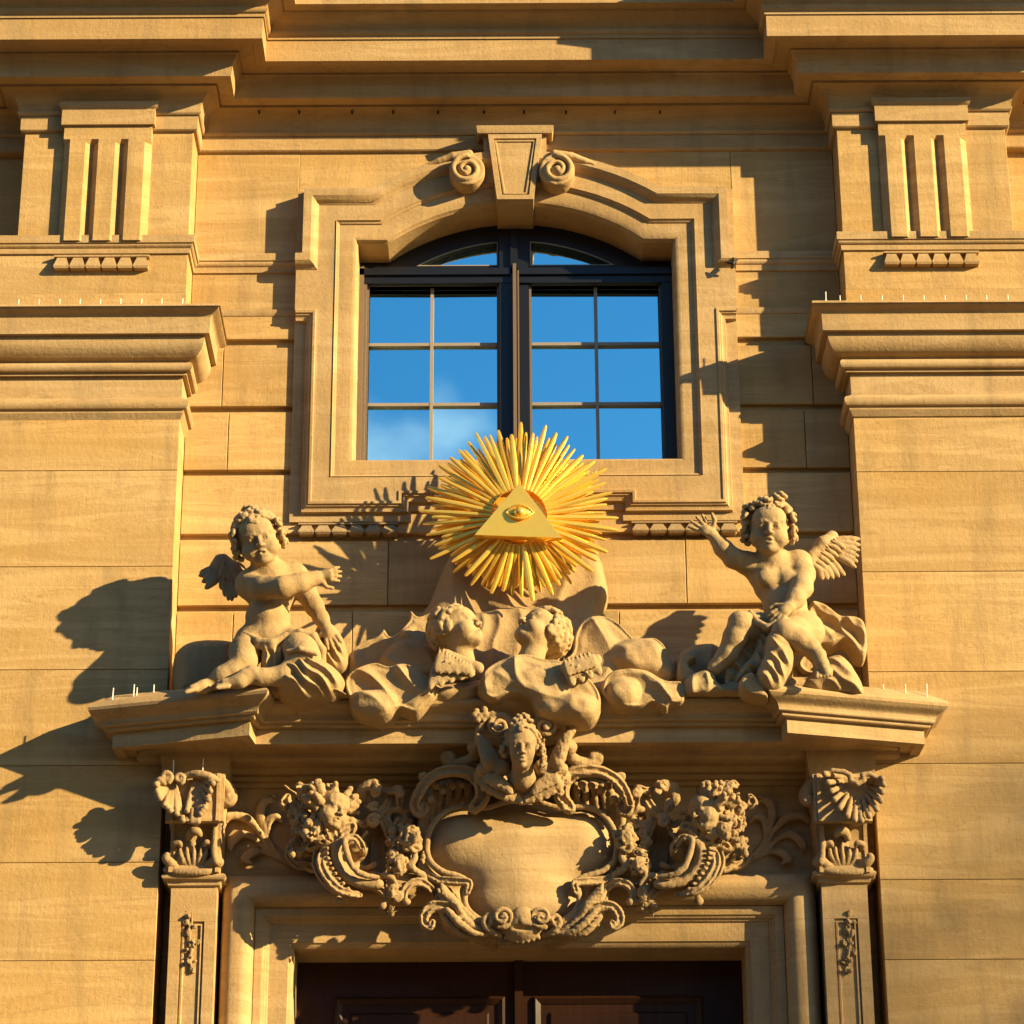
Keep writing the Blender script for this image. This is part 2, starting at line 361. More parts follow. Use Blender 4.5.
# the masonry core behind, with the openings
OPC = OP(.05)
ZPT = zz(752, .1)
c1_ = plate('wall_core', [(-4.5, 0), (-XP+.004, 0), (-XP+.004, ZPT), (XP-.004, ZPT), (XP-.004, 0), (4.5, 0), (4.5, zt), (-4.5, zt)], [OPC], -.9, -.03, M['wall'], FAC)
plate('portal_wall', [(-1.8, 0), (-XD-.02, 0), (-XD-.02, ZD+.02), (XD+.02, ZD+.02), (XD+.02, 0), (1.8, 0), (1.8, ZPT+.1), (-1.8, ZPT+.1)], [], -.8, -.03, M['wall'], FAC)
plate('wall_panel', [(-XE, ZE+.06), (-XE, zz(141)), (XE, zz(141)), (XE, ZE+.06)]+list(reversed(OP(.06)[1:-1])), [], -.04, -.001, M['wall'], FAC)
# string course between pilaster and window, and the thin bead at the next joint
for s in (-1, 1):
    mb = MB()
    x0, x1 = sorted((s*(XP-.001), s*(XE-.03)))
    z = lambda y: zz(y, .02)
    pr = [(-.02, z(253)), (.03, z(253)), (.03, z(260)), (.022, z(260.5))]+bead((.022, z(261)), (.012, z(265)), .006)+[(.010, z(266)), (.010, z(270.5)), (-.02, z(271))]
    mould(mb, [(x0, 0), (x1, 0)], pr, tn(.03))
    pr = [(-.02, zz(309.5)), (.012, zz(309.5)), (.012, zz(312)), (.004, zz(315)), (-.02, zz(315))]
    x0, x1 = sorted((s*(XP-.001), s*(XE-.02)))
    mould(mb, [(x0, 0), (x1, 0)], pr)
    mb.out('string_course', M['trim'], FAC)

# ---------------- giant pilasters
def capital_profile(base):
    z = lambda y, o: zz(y, base+o, 300)
    pr = [(-.05, z(303, .19)), (.195, z(303, .195)), (.20, z(305, .20))]
    pr += [(.192, z(306, .19))]+arc((.192, z(306, .192)), (.152, z(315, .152)), 's')+[(.148, z(316.5, .148)), (.145, z(332.5, .145)), (.118, z(333.5+1.5, .118)), (.118, z(336.5, .118))]
    pr += arc((.118, z(337, .118)), (.045, z(360, .045)), 'b', 8)+[(.04, z(361.5, .04))]
    pr += bead((.04, z(362.5, .04)), (.036, z(371, .036)), .018)+[(.026, z(371.5, .026)), (.026, z(374.5, .026)), (.003, z(376, 0)), (.003, z(397.5, 0)), (.02, z(398.5, .02))]
    pr += bead((.022, z(399, .022)), (.022, z(409, .022)), .022)+[(.018, z(409.5, .018)), (.018, z(412, .018)), (.0, z(419, 0)), (-.05, z(419, 0))]
    return pr
PIL = []
for s, side in ((-1, 'left'), (1, 'right')):
    X = lambda x: s*x
    joints = [419, 470, 566, 669, 765, 862, 960, 1060] if s < 0 else [419, 472, 572, 672, 764, 880, 960, 1060]
    mb = MB()
    zs = [zz(j, PP, 200 if s < 0 else 830) for j in joints]+[3.4, 2.4, 1.2, 0.]
    x0, x1 = sorted((X(XP), X(4.4)))
    mb.box(x0+.004, x1-.004, -.02, PP-.008, 0, zz(235, PP))
    for a, b in zip(zs[:-1], zs[1:]):
        xj = X(2.9+R.uniform(-.2, .2)); t_ = tn(.06)
        for u, v in ((x0, xj), (xj, x1)): mb.box(u+.001, v-.001, -.01, PP, b+.0015, a-.0015, t_ if u == x0 else tn(.06), .0015)
    # architrave block above the capital
    ya = (253, 292, 303)
    mb.box(x0, x1, -.01, PP, zz(291, PP), zz(252, PP), tn(.04), .001)
    mb.box(x0+(-.002 if s > 0 else 0), x1+(.002 if s < 0 else 0), -.01, PP+.006, zz(306, PP), zz(291.5, PP), tn(.04), .001)
    shaft = mb.out('pilaster', M['wall'], FAC); PIL.append(shaft)
    # capital mouldings
    mb = MB(); plan = [(-4.4, PP), (-XP, PP), (-XP, -.02)] if s < 0 else [(XP, -.02), (XP, PP), (4.4, PP)]
    mould(mb, plan, capital_profile(PP)); mb.out('capital', M['trim'], shaft, 30)
    # taenia
    mb = MB(); z = lambda y, o: zz(y, PP+o)
    pr = [(-.03, z(233, .03)), (.034, z(233, .034)), (.034, z(240.5, .034)), (.026, z(241.5, .026))]+bead((.024, z(242.5, .024)), (.012, z(246.5, .012)), .006)+[(.013, z(247, .013)), (.011, z(251.5, .01)), (-.03, z(252.5, 0))]
    mould(mb, plan, pr); mb.out('taenia', M['trim'], shaft, 30)
    # frieze block and its triglyph
    zb, ztp = zz(234, PP), zz(106, PP)
    a, b = sorted((X(XP), X(XB)))
    mb = MB(); mb.box(a, b, -.01, PP, zb, ztp, tn(.03), .002); mb.out('frieze_block', M['wall'], shaft)
    XT0, XT1 = (xx(55, 232, PP+.04), xx(148, 125, PP+.04)) if s < 0 else (-xx(148, 125, PP+.04), -xx(55, 232, PP+.04))
    XT0 = s*2.12-.228; XT1 = s*2.12+.228
    # grooved front: polygon in plan swept up
    wd = XT1-XT0; g = .052; pf = PP+.045
    cs = [XT0+wd*k for k in (.235, .5, .765)]
    cs = [XT0+wd*.325, XT0+wd*.665]
    plan = [(XT0, PP-.01), (XT0, PP+.012), (XT0+.034, pf)]
    for c in cs: plan += [(c-.034, pf), (c-.003, pf-.038), (c+.003, pf-.038), (c+.034, pf)]
    plan += [(XT1-.034, pf), (XT1, PP+.012), (XT1, PP-.01)]
    ztg = zz(137, pf); zcap = zz(122, pf)
    mb = MB(); n = len(plan); zbt = zb-.05
    flat = [(x, (pf if PP+.005 < p else p), 0) for x, p in plan]
    v = [(x, p, zbt) for x, p in plan]+[(x, p, ztg-.018) for x, p in plan]+[(x, (pf if p > PP+.0 else p), ztg) for x, p in plan]+[(x, (pf if p > PP+.0 else p), zcap) for x, p in plan]
    f = [(r*n+k, r*n+k+1, (r+1)*n+k+1, (r+1)*n+k) for r in range(3) for k in range(n-1)]
    mb.add(v, f); tg = mb.out('triglyph', M['wall'], shaft, 20)
    tg.data.update()
    # guttae strip
    mb = MB(); u0, u1 = XT0-.012, XT1+.02; zg1, zg0 = zz(253, PP+.03), zz(266, PP+.035); N_ = 6; w_ = (u1-u0)/N_
    mb.box(u0, u1, PP-.005, PP+.032, zg1-.010, zg1)
    for k in range(N_):
        x_ = u0+w_*(k+.5); h = w_*.5
        top = [(x_-h*.55, PP-.004, zg1-.010), (x_+h*.55, PP-.004, zg1-.010), (x_+h*.55, PP+.026, zg1-.010), (x_-h*.55, PP+.026, zg1-.010)]
        mid = [(x_-h*.98, PP-.004, zg0+.012), (x_+h*.98, PP-.004, zg0+.012), (x_+h*.98, PP+.04, zg0+.012), (x_-h*.98, PP+.04, zg0+.012)]
        bot = [(x_-h*.85, PP-.004, zg0), (x_+h*.85, PP-.004, zg0), (x_+h*.85, PP+.036, zg0), (x_-h*.85, PP+.036, zg0)]
        mb.sweep([top, mid, bot])
    mb.out('guttae', M['trim'], shaft, 30)
    shaft['label'] = 'giant pilaster on the %s with grooved triglyph block above its capital' % side

# ---------------- entablature
PL = [(-4.4, 0), (-XB, 0), (-XB, PP), (-XP, PP), (-XP, 0), (XP, 0), (XP, PP), (XB, PP), (XB, 0), (4.4, 0)]
def z(y, o): return zz(y, o)
pr = [(-.2, z(152.5, 0)), (.006, z(152.5, 0)), (.008, z(151, .01)), (.016, z(150, .02)), (.022, z(149, .02)), (.022, z(135.5, .02)), (.03, z(134.8, .03))]
pr += bead((.03, z(134.4, .03)), (.034, z(130.4, .034)), .008)+[(.036, z(130, .036))]
pr += arc((.036, z(129.5, .036)), (.115, z(107, .115)), 'b', 9)
pr += [(.122, z(106.5, .122)), (.122, z(104, .122)), (.135, z(104, .135)), (.205, z(104, .135)), (.212, z(92, .212)), (.215, z(84, .215)), (.235, z(75.5, .235)), (.245, z(74, .245)), (.245, z(72.5, .245)), (.22, z(71, .22))]
zs_ = z(60, .38)
pr += [(.22, zs_+.012), (.325, zs_+.012), (.33, zs_), (.38, zs_), (.380, z(39, .38)), (.388, z(38.5, .388)), (.388, z(35.5, .388))]
pr += bead((.390, z(35, .39)), (.395, z(29, .395)), .012)+[(.395, z(28.5, .395))]
pr += arc((.398, z(28, .398)), (.475, z(9, .475)), 's', 8)
zt_ = z(3, .54)
pr += [(.48, zt_), (.54, zt_), (.54, zt_+.09), (.60, zt_+.16), (.60, zt_+.20), (-.2, zt_+.30)]
mb = MB(); mould(mb, PL, pr); ent = mb.out('entablature', M['trim'], FAC, 30)
ent['label'] = 'heavy multi-layered cornice breaking forward over both pilasters'
for s in (-1, 1):   # strip of the architrave that turns out over each triglyph
    mb = MB(); a, b = s*2.12-.243, s*2.12+.243
    zc = lambda y: zz(y, PP+.06)
    pp = [(-.10, zc(122.5)), (0, zc(122.5)), (.0, zc(107)), (.01, zc(106)), (.015, zc(104.5)), (.015, zc(101)), (-.10, zc(101))]
    mould(mb, [(a, PP-.0), (a, PP+.062), (b, PP+.062), (b, PP)], pp)
    mb.out('triglyph_cap', M['trim'], PIL[0 if s < 0 else 1], 30)
# drilled holes along the cove
for x in (259, 299, 352, 393, 438, 484, 524, 566, 615, 660):
    q = at(x, 111, .11); mb = MB()
    mb.tube([(q[0], .085, q[2]), (q[0], .109, q[2])], .0055, 8); mb.out('drain_hole', M['iron'], FAC)

# ---------------- window surround
SUR = empty('tmp', (0, 0, 0), None, None); bpy.data.objects.remove(SUR)
mb = MB()
prf = [(0, -.30), (0, .012), (.004, .016), (.010, .036), (.028, .045), (.095, .045), (.098, .052), (.108, .058), (.112, .066), (.112, -.30)]
frame_fn(mb, OP, prf, True)
# upper moulding with its ears
pm = [(0, .02), (0, .064), (.006, .070), (.010, .073), (.014, .082), (.022, .094), (.032, .099), (.036, .103), (.078, .103), (.078, .0)]
frame_fn(mb, UP, pm, False)
# lower, outward-falling moulding
ZL0 = zz(310, .05); ZB1 = zz(501, .05); ZB2 = zz(491, .05); XS = -xx(398, 500, .05); XL = 1.025
path = [(-XE+.004, ZL0), (-XL, ZL0), (-XL, ZB1), (-XS, ZB1), (-XS, ZB2), (XS, ZB2), (XS, ZB1), (XL, ZB1), (XL, ZL0), (XE-.004, ZL0)]
pl = [(-.01, -.02), (-.01, .0615), (0, .0625), (.004, .068), (.016, .066), (.02, .056), (.026, .056), (.032, .046), (.044, .040), (.05, .040), (.054, .0175), (.054, -.02)]
frame(mb, path, pl, False)
mb_s = mb.out('window_surround', M['trim'], FAC, 30)
inner = OP(.111)
p2 = [(-XE, zz(190, .06)), (-XE, ZL0), (-XL, ZL0), (-XL, ZB1), (-XS, ZB1), (-XS, ZB2), (XS, ZB2), (XS, ZB1), (XL, ZB1), (XL, ZL0), (XE, ZL0), (XE, zz(190, .06))]
a3 = OP(.215)[2:-2]
p2 = p2+list(reversed(a3))
plt = plate('surround_plate', p2, [inner], -.02, .0615, M['trim'], mb_s)
XS2 = -xx(411, 515, .02)
zb1, zb2 = zz(521, .018), zz(510, .018)
p3 = [(-XE, ZL0-.0), (-XE, zb1), (-XS2, zb1), (-XS2, zb2), (XS2, zb2), (XS2, zb1), (XE, zb1), (XE, ZL0), (.95, ZL0), (.95, zz(480)), (-.95, zz(480)), (-.95, ZL0)]
plate('surround_border', p3, [], -.02, .018, M['trim'], mb_s)
# guttae under the sill corners
for s in (-1, 1):
    u0, u1 = (xx(298, 527, .04), xx(398, 527, .04)) if s < 0 else (xx(632, 527, .04), xx(738, 527, .04))
    mb = MB(); z1, z0 = zz(521.5, .03), zz(533, .04); w_ = (u1-u0)/6
    mb.box(u0, u1, -.01, .026, z1-.008, z1)
    for k in range(6):
        x_ = u0+w_*(k+.5); h = w_*.5
        mb.sweep([[(x_-h*a_, -.004, zq), (x_+h*a_, -.004, zq), (x_+h*a_, pq, zq), (x_-h*a_, pq, zq)] for a_, pq, zq in ((.5, .018, z1-.008), (.95, .045, z0+.016), (.95, .045, z0+.010), (.7, .036, z0))])
    mb.out('guttae', M['dusk'], mb_s, 30)
# keystone
def quadblock(mb, x0t, x1t, x0b, x1b, zt0, zb0, p0, p1t, p1b):
    mb.add([(x0b, p0, zb0), (x1b, p0, zb0), (x1t, p0, zt0), (x0t, p0, zt0), (x0b, p1b, zb0), (x1b, p1b, zb0), (x1t, p1t, zt0), (x0t, p1t, zt0)],
           [(0, 3, 2, 1), (4, 5, 6, 7), (0, 1, 5, 4), (1, 2, 6, 5), (2, 3, 7, 6), (3, 0, 4, 7)])
mb = MB()
kp = .125; kz0, kz1 = zz(199, kp), zz(134, kp)
xt, xb = .142, .095
quadblock(mb, -xt, xt, -xb, xb, kz1, kz0, -.19, kp-.012, kp-.012)
def ringq(mb, x_t, x_b, z1_, z0_, wd, p0, p1):
    o = [(-x_b, z0_), (x_b, z0_), (x_t, z1_), (-x_t, z1_)]
    frame(mb, o, [(0, p0), (0, p1), (-wd, p1), (-wd-.004, p0)], True)
ringq(mb, xt, xb, kz1, kz0, .026, kp-.014, kp)
ringq(mb, xt-.034, xb-.034, kz1-.034, kz0+.034, .008, kp-.014, kp-.005)
key = mb.out('keystone', M['trim'], mb_s, 30)
mb = MB(); zk = zz(134, .15)
mould(mb, [(-.165, .02), (-.165, .10), (.165, .10), (.165, .02)], [(-.08, zz(152, .1)), (0, zz(152, .1)), (0, zz(135, .1)), (.008, zz(134, .1)), (.03, zz(133, .13)), (.034, zz(131.5, .13)), (.038, zz(126, .13)), (-.08, zz(125, .13))])
mb.out('keystone_cap', M['trim'], key, 30)

# ---------------- window
WIN = MB()
PF = -.19
fr_out = OP(.03)
fr_in_z = zz(262, PF)
glL, glR = xx(368, 380, PF), xx(661, 380, PF)
glm = (.0475*1.0)
mL, mR = xx(497, 380, PF), xx(532, 380, PF)
zg_t, zg_b = zz(286, PF), zz(440, PF)-.15
th = math.asin(min(1, XA/RA))
def seg(xa, xb, r, n=14): return [(xa+(xb-xa)*i/n, ZO+math.sqrt(r*r-(xa+(xb-xa)*i/n)**2)) for i in range(n+1)]
rf = RA-.105; zf = zz(265, PF)
xf = math.sqrt(max(0, rf*rf-(zf-ZO)**2))
fanL = [(mL, zf)]+[(-xf, zf)]+seg(-xf+.01, mL, rf); fanR = [(mR, zf)]+list(reversed(seg(mR, xf-.01, rf)))+[]
fanR = [(mR, zf)]+[(xf, zf)]+list(reversed(seg(mR, xf-.01, rf)))
fr = plate('window_frame', fr_out[:], [[(glL, zg_b), (mL, zg_b), (mL, zg_t), (glL, zg_t)], [(mR, zg_b), (glR, zg_b), (glR, zg_t), (mR, zg_t)], fanL, fanR], PF-.05, PF, M['frame'], FAC)
win = fr; win.name = 'window'
win['label'] = 'round-headed mullioned window with dark frame and sky reflected in its glass'
mb = MB(); mb.box(-.98, .98, PF-.08, PF-.07, zg_b-.05, ZC+.1)
gx = {0: (glL, xx(431.5, 370, PF), mL), 1: (mR, xx(597, 370, PF), glR)}; gz = (zg_b, zz(402, PF), zz(342, PF), zg_t)
for k in (0, 1):
    for i in range(2):
        for j in range(3):
            xa, xb_, za, zb_ = gx[k][i], gx[k][i+1], gz[j], gz[j+1]; t1, t2 = R.uniform(-.0012, .0012), R.uniform(-.0014, .0014)
            mb.add([(xa, PF-.045-t1-t2, za), (xb_, PF-.045+t1-t2, za), (xb_, PF-.045+t1+t2, zb_), (xa, PF-.045-t1+t2, zb_)], [(0, 1, 2, 3)])
for a, b in ((-.9, mL+.01), (mR-.01, .9)): mb.add([(a, PF-.045, zf-.02), (b, PF-.045, zf-.02), (b, PF-.045, ZC), (a, PF-.045, ZC)], [(0, 1, 2, 3)])
mb.out('glass', M['glass'], win, 1)
mb = MB()   # thin light beads round the sashes
for a, b in ((glL, mL), (mR, glR)):
    frame(mb, [(a, zg_b), (b, zg_b), (b, zg_t), (a, zg_t)], [(0, PF-.04), (0, PF+.004), (.012, PF+.004), (.012, PF-.04)], True)
mb.out('sash', M['lead'], win)
mb = MB()
for lp in (fanL, fanR):
    frame(mb, lp if lp is fanL else flip(lp), [(0, PF-.04), (0, PF+.003), (-.006, PF+.003), (-.006, PF-.04)], True)
mb.out('fanlight_bead', M['bar'], win)
# jambs, mullion, transom standing proud
mb = MB()
mb.box(-XO, glL-.012, PF, PF+.03, zg_b, zf-.03); mb.box(-XO, glL-.028, PF+.03, PF+.05, zg_b, zf-.03)
mb.out('jamb', M['lead'], win)
mb = MB(); mb.box(glR+.012, XO, PF, PF+.03, zg_b, zf-.03); mb.out('jamb', M['frame'], win)
mb = MB()
xm = (mL+mR)/2-.006
mb.box(mL+.014, xm-.012, PF, PF+.03, zg_b, zz(236, PF)); mb.box(xm+.026, mR-.014, PF, PF+.022, zg_b, zz(236, PF)); mb.box(xm-.012, xm+.026, PF, PF+.05, zg_b, zz(236, PF))
mb.out('mullion', M['frame'], win)
mb = MB(); mb.box(xm+.0, xm+.018, PF+.05, PF+.062, zg_b, zz(269, PF)); mb.box(xm+.024, xm+.032, PF+.05, PF+.054, zg_b, zz(275, PF)); mb.out('mullion_bead', M['lead'], win)
mb = MB(); mb.box(-XO, XO, PF+.001, PF+.035, zz(283, PF+.03), zz(276, PF+.03)); mb.box(-XO, XO, PF+.001, PF+.05, zz(274, PF+.05), zz(267.5, PF+.05)); mb.out('transom', M['frame'], win)
for px in (431.5, 597):
    mb = MB(); x = xx(px, 370, PF); mb.box(x-.0085, x+.0085, PF-.046, PF-.02, zg_b, zg_t); mb.out('glazing_bar', M['bar'], win)
for a, b in ((glL, mL), (mR, glR)):
    for py in (342, 402):
        mb = MB(); z_ = zz(py, PF); mb.box(a, b, PF-.045, PF-.022, z_-.0085, z_+.0085); mb.out('glazing_bar', M['bar'], win)

# ---------------- portal
PFZ = .06
mb = MB()
zf1, zf0 = zz(780, PFZ), zz(872, PFZ)
for a, b in ((-1.69, -.8), (-.8, .1), (.1, .85), (.85, 1.69)): mb.box(a+.001, b-.001, PFZ-.1, PFZ, zf0-.05, zf1+.05, tn(.03), .001)
mb.out('frieze_panel', M['trim'], FAC)
mb = MB()
DP = [(-XD, 0), (-XD, ZD), (XD, ZD), (XD, 0)]
dpr = [(0, -.40), (0, .095), (.004, .10)]+[(.012, .108), (.020, .112), (.024, .120), (.032, .120)]+[(.112, .122), (.116, .132), (.124, .136), (.128, .146), (.136, .150), (.140, .158), (.150, .162), (.178, .165), (.180, .150)]
dpr += [(.182, .165)]
for i in range(1, 12): a_ = math.pi*i/12; dpr.append((.257-.075*math.cos(a_), .165+.078*math.sin(a_)))
dpr += [(.334, .165), (.338, .12), (.345, .05), (.345, -.40)]
dpr = [(o, p+PB) for o, p in dpr]; frame(mb, flip(DP), dpr, False)
mb.out('door_surround', M['trim'], FAC, 30)
# door leaves
PD = -.20
zd1 = zz(960, PD); 
for s in (-1, 1):
    mb = MB(); a, b = sorted((s*.006, s*(XD+.01)))
    zt1 = ZD+.02
    mb.box(a, b, PD-.05, PD, 0, zt1)
    u0, u1 = (xx(335, 1000, PD), xx(505, 1000, PD)) if s < 0 else (xx(533, 1000, PD), xx(703, 1000, PD))
    dr = mb.out('door', M['oak'], FAC)
    zp = zz(997, PD); 
    for za, zb_ in ((zp-1.5, zp), (.5, zp-1.7)):
        mb = MB()
        frame(mb, flip([(u0, za), (u0, zb_), (u1, zb_), (u1, za)]), [(0, PD-.01), (0, PD+.008), (-.012, PD+.02), (-.024, PD+.012), (-.036, PD+.004), (-.04, PD-.01)], True)
        mb.box(u0+.075, u1-.075, PD-.01, PD+.012, za+.075, zb_-.075, 0, .01)
        mb.out('door_panel', M['oak'], dr)
mb = MB(); x = xx(519, 1000, PD); mb.box(x-.02, x+.02, PD, PD+.025, 0, ZD+.01); mb.out('meeting_stile', M['oak'], FAC)

# ledge over the portal
pO, pI, pC = .38, .55, .425
xO = (xx(926, 745.3, pO)-xx(113, 748, pO))/2; xI = (xx(789.5, 736.7, pI)-xx(251, 738.5, pI))/2
LP_ = [(-xO+.012, .1), (-xO, pO), (-xI, pI), (-xI+.018, pC), (xI-.018, pC), (xI, pI), (xO, pO), (xO-.012, .1)]
z = lambda y, o: zz(y, .38+o, 113)+.0
zc0 = z(748, 0)
lp = [(.0, zc0+.262), (.105, z(703.6, .105)), (.110, z(705.5, .11)), (.106, z(708.5, .106))]
lp += arc((.102, z(709, .10)), (.052, z(721, .052)), 's', 8)+[(.050, z(722.5, .05))]
lp += bead((.046, z(723.5, .046)), (.040, z(727, .04)), .006)+[(.030, z(727.6, .03)), (.028, z(728.5, .03))]+bead((.026, z(729, .026)), (.02, z(732, .02)), .005)+[(.012, z(732.6, .01)), (.0, z(733.5, 0)), (0, zc0), (-.045, zc0), (-.05, zc0+.012)]
lp += [(-.10, zc0+.012), (-.10, zc0+.26)]
mb = MB(); mould(mb, LP_, lp)
ip = [(-xO+.11, -.13), (-xO+.11, pO-.09), (-xI-.08, pI-.11), (-xI-.07, pC-.09), (xI+.07, pC-.09), (xI+.08, pI-.11), (xO-.11, pO-.09), (xO-.11, -.13)]
mb.sweep([[(x, p, zc0+.013) for x, p in ip], [(x, p, zc0+.258) for x, p in ip]]); led = mb.out('portal_cornice', M['trim'], FAC, 30)
led['label'] = 'stone ledge over the portal with canted ends'
# bed mouldings, stepping out over the brackets
bx0 = 1.70; bx1 = 1.375
bp = .285
BP = [(-1.62, -.3), (-1.62, PFZ), (1.62, PFZ), (1.62, -.3)]
zq = lambda y, o: zz(y, PFZ+o)
bd = [(-.1, zc0+.014), (.19, zc0+.014), (.185, zc0-.008)]+arc((.18, zc0-.010), (.10, zq(767, .10)), 'b', 8)+[(.095, zq(768, .095)), (.085, zq(773, .08)), (.06, zq(774.5, .06))]
bd += bead((.05, zq(775, .05)), (.04, zq(781, .04)), .012)+[(.025, zq(782, .025)), (.022, zq(786.5, .02)), (0.002, zq(787.5, 0)), (-.1, zq(787.5, 0))]
mb = MB(); mould(mb, BP, bd); mb.out('bed_moulding', M['trim'], led, 30)
for s in (-1, 1):
    a, b = sorted((s*1.66, s*1.39)); mb = MB()
    mould(mb, [(a, -.1), (a, .235), (b, .235), (b, -.1)], [(-.1, zc0+.013), (.03, zc0+.013), (.03, zc0-.02)]+arc((.025, zc0-.022), (.005, zq(768, .36)), 'b', 6)+[(.0, zq(770, .36)), (0, zq(776, .36)), (-.1, zq(776, .36))])
    mb.out('bed_block', M['trim'], led, 30)

# portal pilasters with brackets
for s in (-1, 1):
    X = lambda px, py, p: abs(xx(px, py, p)) if s < 0 else abs(xx(px, py, p))
    xa, xb_ = 1.405, 1.618
    p_ = .222
    a, b = sorted((s*xa, s*xb_)); zt2 = zz(885, p_)
    mb = MB(); mb.box(a, b, -.2, p_-.012, 0, zt2)
    # raised margins leave a sunk panel
    zpn = zz(920, p_)
    mb.box(a, a+.052, p_-.013, p_, 0, zpn); mb.box(b-.052, b, p_-.013, p_, 0, zpn); mb.box(a, b, p_-.013, p_, zpn+.001, zt2)
    pil = mb.out('portal_pilaster', M['trim'], FAC, 30)
    pil['label'] = 'slender portal pilaster with bracket capital at the %s of the door' % ('left' if s < 0 else 'right')
    mb = MB(); frame(mb, flip([(a+.06, 0), (a+.06, zpn-.01), (b-.06, zpn-.01), (b-.06, 0)]), [(0, p_-.013), (0, p_-.006), (-.008, p_-.004), (-.012, p_-.013)], False); mb.out('panel_moulding', M['trim'], pil, 30)
    mb = MB(); zk = lambda y, o: zz(y, p_+o)
    mould(mb, [(a, -.2), (a, p_), (b, p_), (b, -.2)], [(-.05, zk(872, .02)), (.03, zk(872, .03))]+bead((.03, zk(872.5, .03)), (.026, zk(879, .02)), .014)+[(.018, zk(880, .02)), (.014, zk(884, .01)), (0, zk(886, 0)), (-.05, zk(886, 0))])
    mb.out('necking', M['trim'], pil, 30)
    # bracket body: side profile swept across
    zi = lambda y, p: zz(y, p, 190 if s < 0 else 850)
    prb = [(-.15, zi(774, .335)), (.335, zi(774, .335)), (.345, zi(777, .345)), (.343, zi(782, .343)), (.325, zi(800, .325)), (.328, zi(815, .328)), (.335, zi(821, .335)), (.32, zi(823.5, .32))]
    prb += [(.262, zi(822, .262)), (.242, zi(829, .242)), (.236, zi(840, .236)), (.240, zi(852, .24)), (.255, zi(864, .255)), (.27, zi(869, .27)), (.27, zi(872.5, .27)), (-.15, zi(873, .27))]
    mb = MB(); c = (a+b)/2; n = len(prb); cols = []
    # x extents flare at the top
    def hw(i): return .135 if i < 8 else .118
    L_ = [(c-hw(i), p, z0_) for i, (p, z0_) in enumerate(prb)]; Rr = [(c+hw(i), p, z0_) for i, (p, z0_) in enumerate(prb)]
    mb.sweep([L_, Rr])
    # raised side bands
    for u in (-1, 1):
        e0, e1 = sorted((c+u*.1165, c+u*.100)); rr = []
        mb.sweep([[(x_, p+(.010 if 0 < i < len(prb)-1 else 0), z0_) for i, (p, z0_) in enumerate(prb)] for x_ in (e0, e1)])
    mb.out('bracket', M['trim'], pil, 30)

# bird spikes and the small clip
def pins(name, pts, hts, label, wire=None, r=.0027):
    root = empty(name, (pts[0][0], -pts[0][1], pts[0][2]), label, 'bird spikes')
    if wire is not None:
        mb = MB(); mb.tube(wire, .003, 6); mb.out('wire', M['wire'], root)
    for q, h in zip(pts, hts):
        mb = MB(); q = np.array(q); lean = (R.uniform(-.04, .04)*h, R.uniform(-.03, .05)*h, h)
        mb.tube([q-(0, 0, .002), q+np.array(lean)], r, 6); mb.tube([q-(0, 0, .002), q+(0, 0, .008)], r*2.2, 6); mb.out('spike', M['wire'], root)
    return root
zt3 = zz(303, PP+.19, 100)
def top_of(x, p): # weathered top of the ledge
    return zc0+.26
for s in (-1, 1):
    pts = []
    for k in range(12):
        px = -2+20.5*k if s < 0 else 803+21*k
        if s < 0 and px > 192: break
        if s > 0 and k == 0: pts.append((xx(826, 303, PP+.15), PP+.15, zz(303, PP+.15))); continue
        p = PP+.13; pts.append((xx(px if s < 0 else px+16, 300, p), p, zt3-.004+.003))
    hts = [.055]*len(pts)
    pins('bird_spikes', pts, hts, 'row of pale bird spikes along the top of the %s giant capital' % ('left' if s < 0 else 'right'),
         None)
